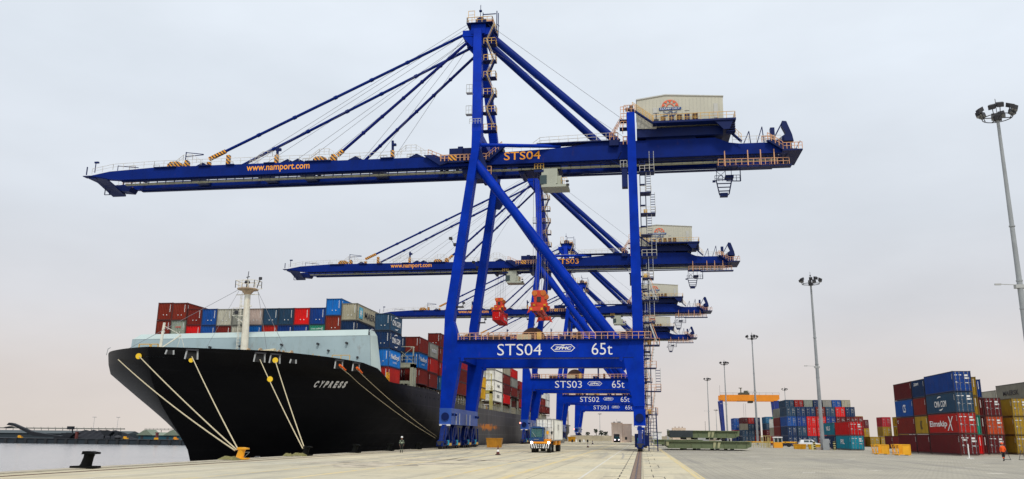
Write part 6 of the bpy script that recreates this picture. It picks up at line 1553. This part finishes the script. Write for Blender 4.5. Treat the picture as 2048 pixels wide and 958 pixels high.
# ================================================================ harbour building and far end of the quay
t = root('harbour_building', (-8, 322, 0), 'pale two block concrete building with dark doorway under the farthest crane', 'building')
m = MB(); m.box(-11.4,-7.4,324,334,0,7.0); m.box(-7.35,-3.9,325,334,0,6.6); m.box(-11.6,-7.3,323.8,334.2,7.0,7.25); m.box(-7.3,-3.7,324.8,334.2,6.6,6.85); m.build('wall', paint('pinkish plaster', (.88,.72,.60), .85, .1, .6, streak=.3, dirt=(.25,.22,.2)), t)
m = MB(); m.box(-10.6,-8.4,323.85,324.05,0,3.0); m.build('door', DARK, t); m = MB(); m.box(-6.4,-5.6,324.85,325.05,1.0,2.0); m.build('window', DARK, t)
m = MB(); m.box(-10.8,-10.0,325,326,7.25,7.6); m.box(-9.2,-7.9,325,327,7.25,7.7); m.bar((-9.5,325,7.2),(-9.5,325,8.6),.06); m.build('roof_unit', LGREY, t)
t = root('sea_wall', (0, 396, 0), 'low grey concrete wall closing the far end of the quay', 'wall')
MB().box(-33,33,395,396.2,0,2.4).build('wall', paint('sea wall concrete', (.42,.37,.27), .9, .2, .5), t)
rw = random.Random(9)
m = MB()
for i in range(240):
    x = rw.uniform(-33, 60); y = 399+rw.uniform(0,16); r = rw.uniform(.5,1.3); z = 1.0+rw.uniform(0,1.2)
    m.lathe([(r*.8,-r*.5),(r,0),(r*.6,r*.5)], (x,y,z), 6)
tag(m.build('rock_bank', paint('rock', (.20,.18,.15), .9, .35, 1)), 'bank of rocks behind the low wall at the far quay end', 'rocks', kind='stuff')
fol = paint('dark foliage', (.035,.05,.03), .9, .4, 1)
def tree(x, y, h_, r, label, palm=False):
    t = root('small_tree', (x, y, 0), label, 'tree', 'small trees beyond the far quay wall')
    m = MB(); m.tube((x,y,0),(x+.2,y,h_*.75),.25,8,.1)
    for k in range(3): m.tube((x+.1,y,h_*.5),(x+rw.uniform(-r,r)*.6,y+rw.uniform(-1,1),h_*.85),.08,5,.03)
    m.build('trunk', DARK, t)
    m = MB()
    for i in range(70):
        a = rw.uniform(0, 6.28); rr_ = r*.75*rw.random()**.5; z = h_*.8+rw.uniform(-.5,.6)*r*1.1; s = rw.uniform(.15,.4)
        p = Vector((x+rr_*math.cos(a), y+rr_*math.sin(a), z)); u = Vector((rw.uniform(-1,1),rw.uniform(-1,1),rw.uniform(-1,1))).normalized()*s; v = u.cross(Vector((rw.uniform(-1,1),1,.3))).normalized()*s
        m.add([p-u,p+v,p+u,p-v], [(0,1,2,3)])
    m.build('crown', fol, t)
for i, (x, h_, r) in enumerate(((-31.5,4.6,1.5),(-26.5,4.0,1.3),(-22.4,5.8,1.3),(-19.8,4.6,1.7),(-17.6,4.3,1.4),(-12.6,5.6,1.2),(1.0,4.0,1.5),(3.0,3.6,1.6),(24,4.2,1.5))):
    tree(x, 420, h_, r, 'small dark %s %s' % (('thin tree','bushy tree','tall thin tree','round tree','ragged tree','slender tree','low bush tree','low spreading tree','lone tree')[i], ('at the left end of the far wall','left of the middle of the far wall','tallest over the far wall','beside the tallest one over the far wall','right of the round one over the far wall','next to the harbour building','right behind the landside crane leg','behind the crane stairs over the wall','behind the hatch covers')[i]))
def drum(x, y, mt, label): m = MB(); m.lathe([(.3,0),(.3,.9),(.28,.95)], (x,y,.004), 14); tag(m.build('marker_drum', mt), label, 'drum', 'marker drums at the far end of the quay')
for i in range(5): drum(-24.4+1.35*i, 300, [BLACK, WHITE][i % 2], '%s marker drum, %s of the row of five at the far quay end' % (['black','white'][i % 2], ORD[i]))
t = root('site_office', (10, 385, 0), 'pinkish flat office block far behind the hatch covers', 'building')
MB().box(13.0,18.6,370,378,0,6.0).build('wall', paint('office plaster', (.68,.54,.42), .85, .1), t); m = MB(); [m.box(xx,xx+.5,371,372,6.0,6.5) for xx in (14,15.6,17)]; m.build('roof_vent', CONC, t)
t = root('white_shed', (8, 372, 0), 'small white cabin left of the office block', 'building'); MB().box(4.6,8.4,372,377,0,4.0).build('wall', WHITE, t); MB().box(4.4,8.6,371.8,377.2,4.0,4.3).build('roof', LGREY, t)
m = MB(); m.box(10.7,11.6,373,374,0,5.4); tag(m.build('water_tank', LGREY), 'narrow grey tank between the white cabin and the office block', 'tank')
t = root('second_office', (10, 385, 0), 'low grey shed with a thin mast right of the office block', 'building'); MB().box(24,29,380,386,0,4.2).build('wall', LGREY, t); MB().bar((27.6,380,4),(27.6,380,9),.12).build('aerial', DARK, t)
# ================================================================ far shore across the water
FY = 345; far_d = paint('dark quay wall', (.018,.026,.034), .9, .3, .3)
m = MB(); m.box(-420,-130,FY,FY+60,WZ-1,-1.2); tag(m.build('far_quay', far_d), kind='structure')
m = MB()
for x in range(-415,-135,5): m.box(x,x+1.2,FY-.5,FY+.1,WZ-.5,-1.4)
m.box(-420,-130,FY-.3,FY+.4,-1.45,-1.2); tag(m.build('fender_row', paint('dark fender', (.02,.022,.025), .9, .3)), 'row of dark fenders along the far quay wall', 'fenders', kind='stuff')
def part(mb, n, mt, t): mb.build(n, mt, t)
t = root('bulk_shed', (-270, FY+34, -1.2), 'long grey storage shed on the far shore at the left', 'building')
part(MB().box(-420,-244,FY+30,FY+40,-1.2,.9), 'wall', paint('shed grey wall', (.03,.042,.05), .8, .15, .2), t); m = MB(); m.poly([(FY+29.5,.9),(FY+35,2.3),(FY+40.5,.9)], 'x', -420, -244); part(m, 'roof', paint('shed grey roof', (.065,.08,.085), .8, .1, .2), t)
t = root('blue_shed', (-210, FY+20, -1.2), 'blue walled shed with pale green roof on the far shore', 'building')
part(MB().box(-231,-150,FY+18,FY+30,-1.2,.55), 'wall', paint('shed teal wall', (.02,.08,.11), .8, .1, .2), t); m = MB(); m.poly([(FY+17.5,.55),(FY+24,1.9),(FY+30.5,.55)], 'x', -232, -150)
for x in (-232,-218.5): m.poly([(x,.55),(x+3.4,2.7),(x+5,3.0),(x+8.2,.55)], 'y', FY+17.4, FY+25)
part(m, 'roof', paint('shed green roof', (.19,.23,.17), .8, .1, .2), t); part(MB().box(-230,-228.6,FY+17.9,FY+18.1,-1.2,.5).box(-217,-215.8,FY+17.9,FY+18.1,-1.2,.0), 'door', DARK, t)
m = MB(); n = 46; L0, L1 = -262, -236; rw = random.Random(4); rows = []
for j in range(7):
    row = []
    for i in range(n):
        x = L0+(L1-L0)*i/(n-1); e = min(1, (x-L0)/4, (L1-x)/4.5); z = -1.2+4.0*max(0,e)*math.sin(math.pi*min(1,j/6))*(.86+.14*math.sin(x*1.7)) + rw.uniform(-.08,.08); row.append((x, FY+8+j*3.2, z))
    rows += row
m.add(rows, [(j*n+i,j*n+i+1,(j+1)*n+i+1,(j+1)*n+i) for j in range(6) for i in range(n-1)])
tag(m.build('coal_heap', paint('coal', (.010,.011,.016), .9, .3, 1, bump=.6)), 'dark coal heap on the far shore between the sheds', 'heap', kind='stuff')
t = root('conveyor_gallery', (-330, FY+44, -1.2), 'long raised conveyor gallery behind the left far shore shed', 'conveyor')
m = MB(); m.box(-420,-256,FY+44,FY+45,3.1,3.6)
for x in range(-418,-256,4): m.bar((x,FY+44.5,-1.2),(x,FY+44.5,3.1),.18); m.bar((x,FY+44,3.6),(x,FY+44,4.1),.12)
part(m, 'gallery', paint('gallery grey', (.16,.17,.15), .8, .2), t)
t = root('conveyor_gallery', (-200, FY+44, -1.2), 'raised conveyor gallery behind the blue far shore shed', 'conveyor')
m = MB(); m.box(-245,-150,FY+44,FY+45,3.0,3.25); m.box(-245,-150,FY+44,FY+45,3.7,3.8)
for x in range(-244,-150,2): m.bar((x,FY+44,3.2),(x,FY+44,3.8),.12)
for x in range(-244,-150,8): m.bar((x,FY+44.5,-1.2),(x,FY+44.5,3.1),.2)
part(m, 'gallery', MATS['gallery grey'], t)
t = root('ship_loader', (-276, FY+6, -1.2), 'dark ship loader with long slanting boom on the far shore', 'ship loader')
m = MB(); m.poly([(-289.5,4.6),(-288.5,5.6),(-286.5,5.3),(-276,1.6),(-262,-.1),(-255,.2),(-255,-.8),(-275,-.3),(-285.5,4.0)], 'y', FY+5, FY+7); part(m, 'boom', paint('loader dark steel', (.012,.015,.02), .8, .2), t)
m = MB(); m.poly([(-264,-1.2),(-256,-1.2),(-254.5,1.2),(-258,1.4),(-260,-.3),(-263,.2)], 'y', FY+4, FY+8); m.poly([(-260.5,1.2),(-253.5,1.2),(-256,-.6),(-258,-.6)], 'y', FY+3.9, FY+8.1); m.poly([(-288,4.0),(-291,3.4),(-290,3.0),(-286,3.6)], 'y', FY+5, FY+7); m.box(-258.6,-256.2,FY+5,FY+7,2.8,4.2); m.bar((-256,FY+6,1),(-256.6,FY+6,3),.4); part(m, 'hopper', MATS['loader dark steel'], t)
t = root('harbour_hopper', (-238, FY+5, -1.2), 'dark grab hopper right of the coal heap on the far shore', 'hopper')
m = MB(); m.poly([(-241,2.0),(-235,2.0),(-237,.2),(-239,.2)], 'y', FY+4, FY+7); m.bar((-239.5,FY+5,-1.2),(-239.5,FY+5,1.5),.4); m.bar((-236.5,FY+5,-1.2),(-236.5,FY+5,1.5),.4); m.box(-240.6,-239,FY+4,FY+7,2,2.6); m.box(-234,-232.4,FY+4,FY+7,-.2,1.9); part(m, 'hopper', MATS['loader dark steel'], t)
for x, c_, lb_ in ((-251.2,(.12,.03,.025),'dark red mooring tower by the left end of the coal heap'),(-212.2,(.12,.03,.03),'dark red tower with yellow base before the blue shed')):
    m = MB(); m.box(x,x+.9,FY+1,FY+2,-1.2,1.6); m.box(x-.3,x+1.2,FY+1,FY+2,1.6,1.9); m.mat(1).box(x-.4,x+1.6,FY+.8,FY+1,-1.2,-.4) if x > -230 else None
    tag(m.build('harbour_tower', [paint('tower red %d' % x, c_, .8, .1), YEL]), lb_, 'tower')
for x, lb_ in ((-256,'thin light mast over the left end of the coal heap'),(-243.8,'thin light mast right of the coal heap')):
    t = root('light_mast', (x, FY+20, -1.2), lb_, 'light mast', LM); m = MB(); m.tube((x,FY+20,-1.2),(x+.05,FY+20,8.6),.09,6,.05); m.build('pole', GREY, t); MB().box(x-.75,x+.75,FY+19.6,FY+20.4,8.5,8.7).build('headframe', GREY, t)
m = MB(); m.poly([(-303,-1.0),(-301.8,-1.25),(-295.5,-1.25),(-293.5,-.85),(-296,-.8),(-297,-.45),(-300,-.45),(-300.6,-.8)], 'y', FY+.5, FY+2.2); tag(m.build('small_boat', WHITE), 'small white motor boat at the far shore quay on the left', 'boat')
for x, mt, lb_ in ((-279.6,YEL,'small yellow machine on the far quay under the loader boom'),(-227.5,YEL,'low yellow machine right of the hopper on the far quay'),(-203.5,OR,'small orange machine at the right of the far quay')):
    m = MB(); m.box(x,x+2.2,FY+.6,FY+1.6,-1.1,-.6); m.box(x+.3,x+1.2,FY+.6,FY+1.6,-.6,.0); m.mat(1).tube((x+.3,FY+.5,-1.0),(x+.3,FY+1.7,-1.0),.2,8); tag(m.build('loading_machine', [mt, BLACK]), lb_, 'machine', 'small machines on the far quay')
m = MB(); m.lathe([(1.2,0),(1.6,.7),(1.2,1.4),(0.01,1.7)], (-231.5+0,FY+3,-1.2), 12); tag(m.build('storage_tank', DARK), 'round dark tank before the hopper on the far quay', 'tank')
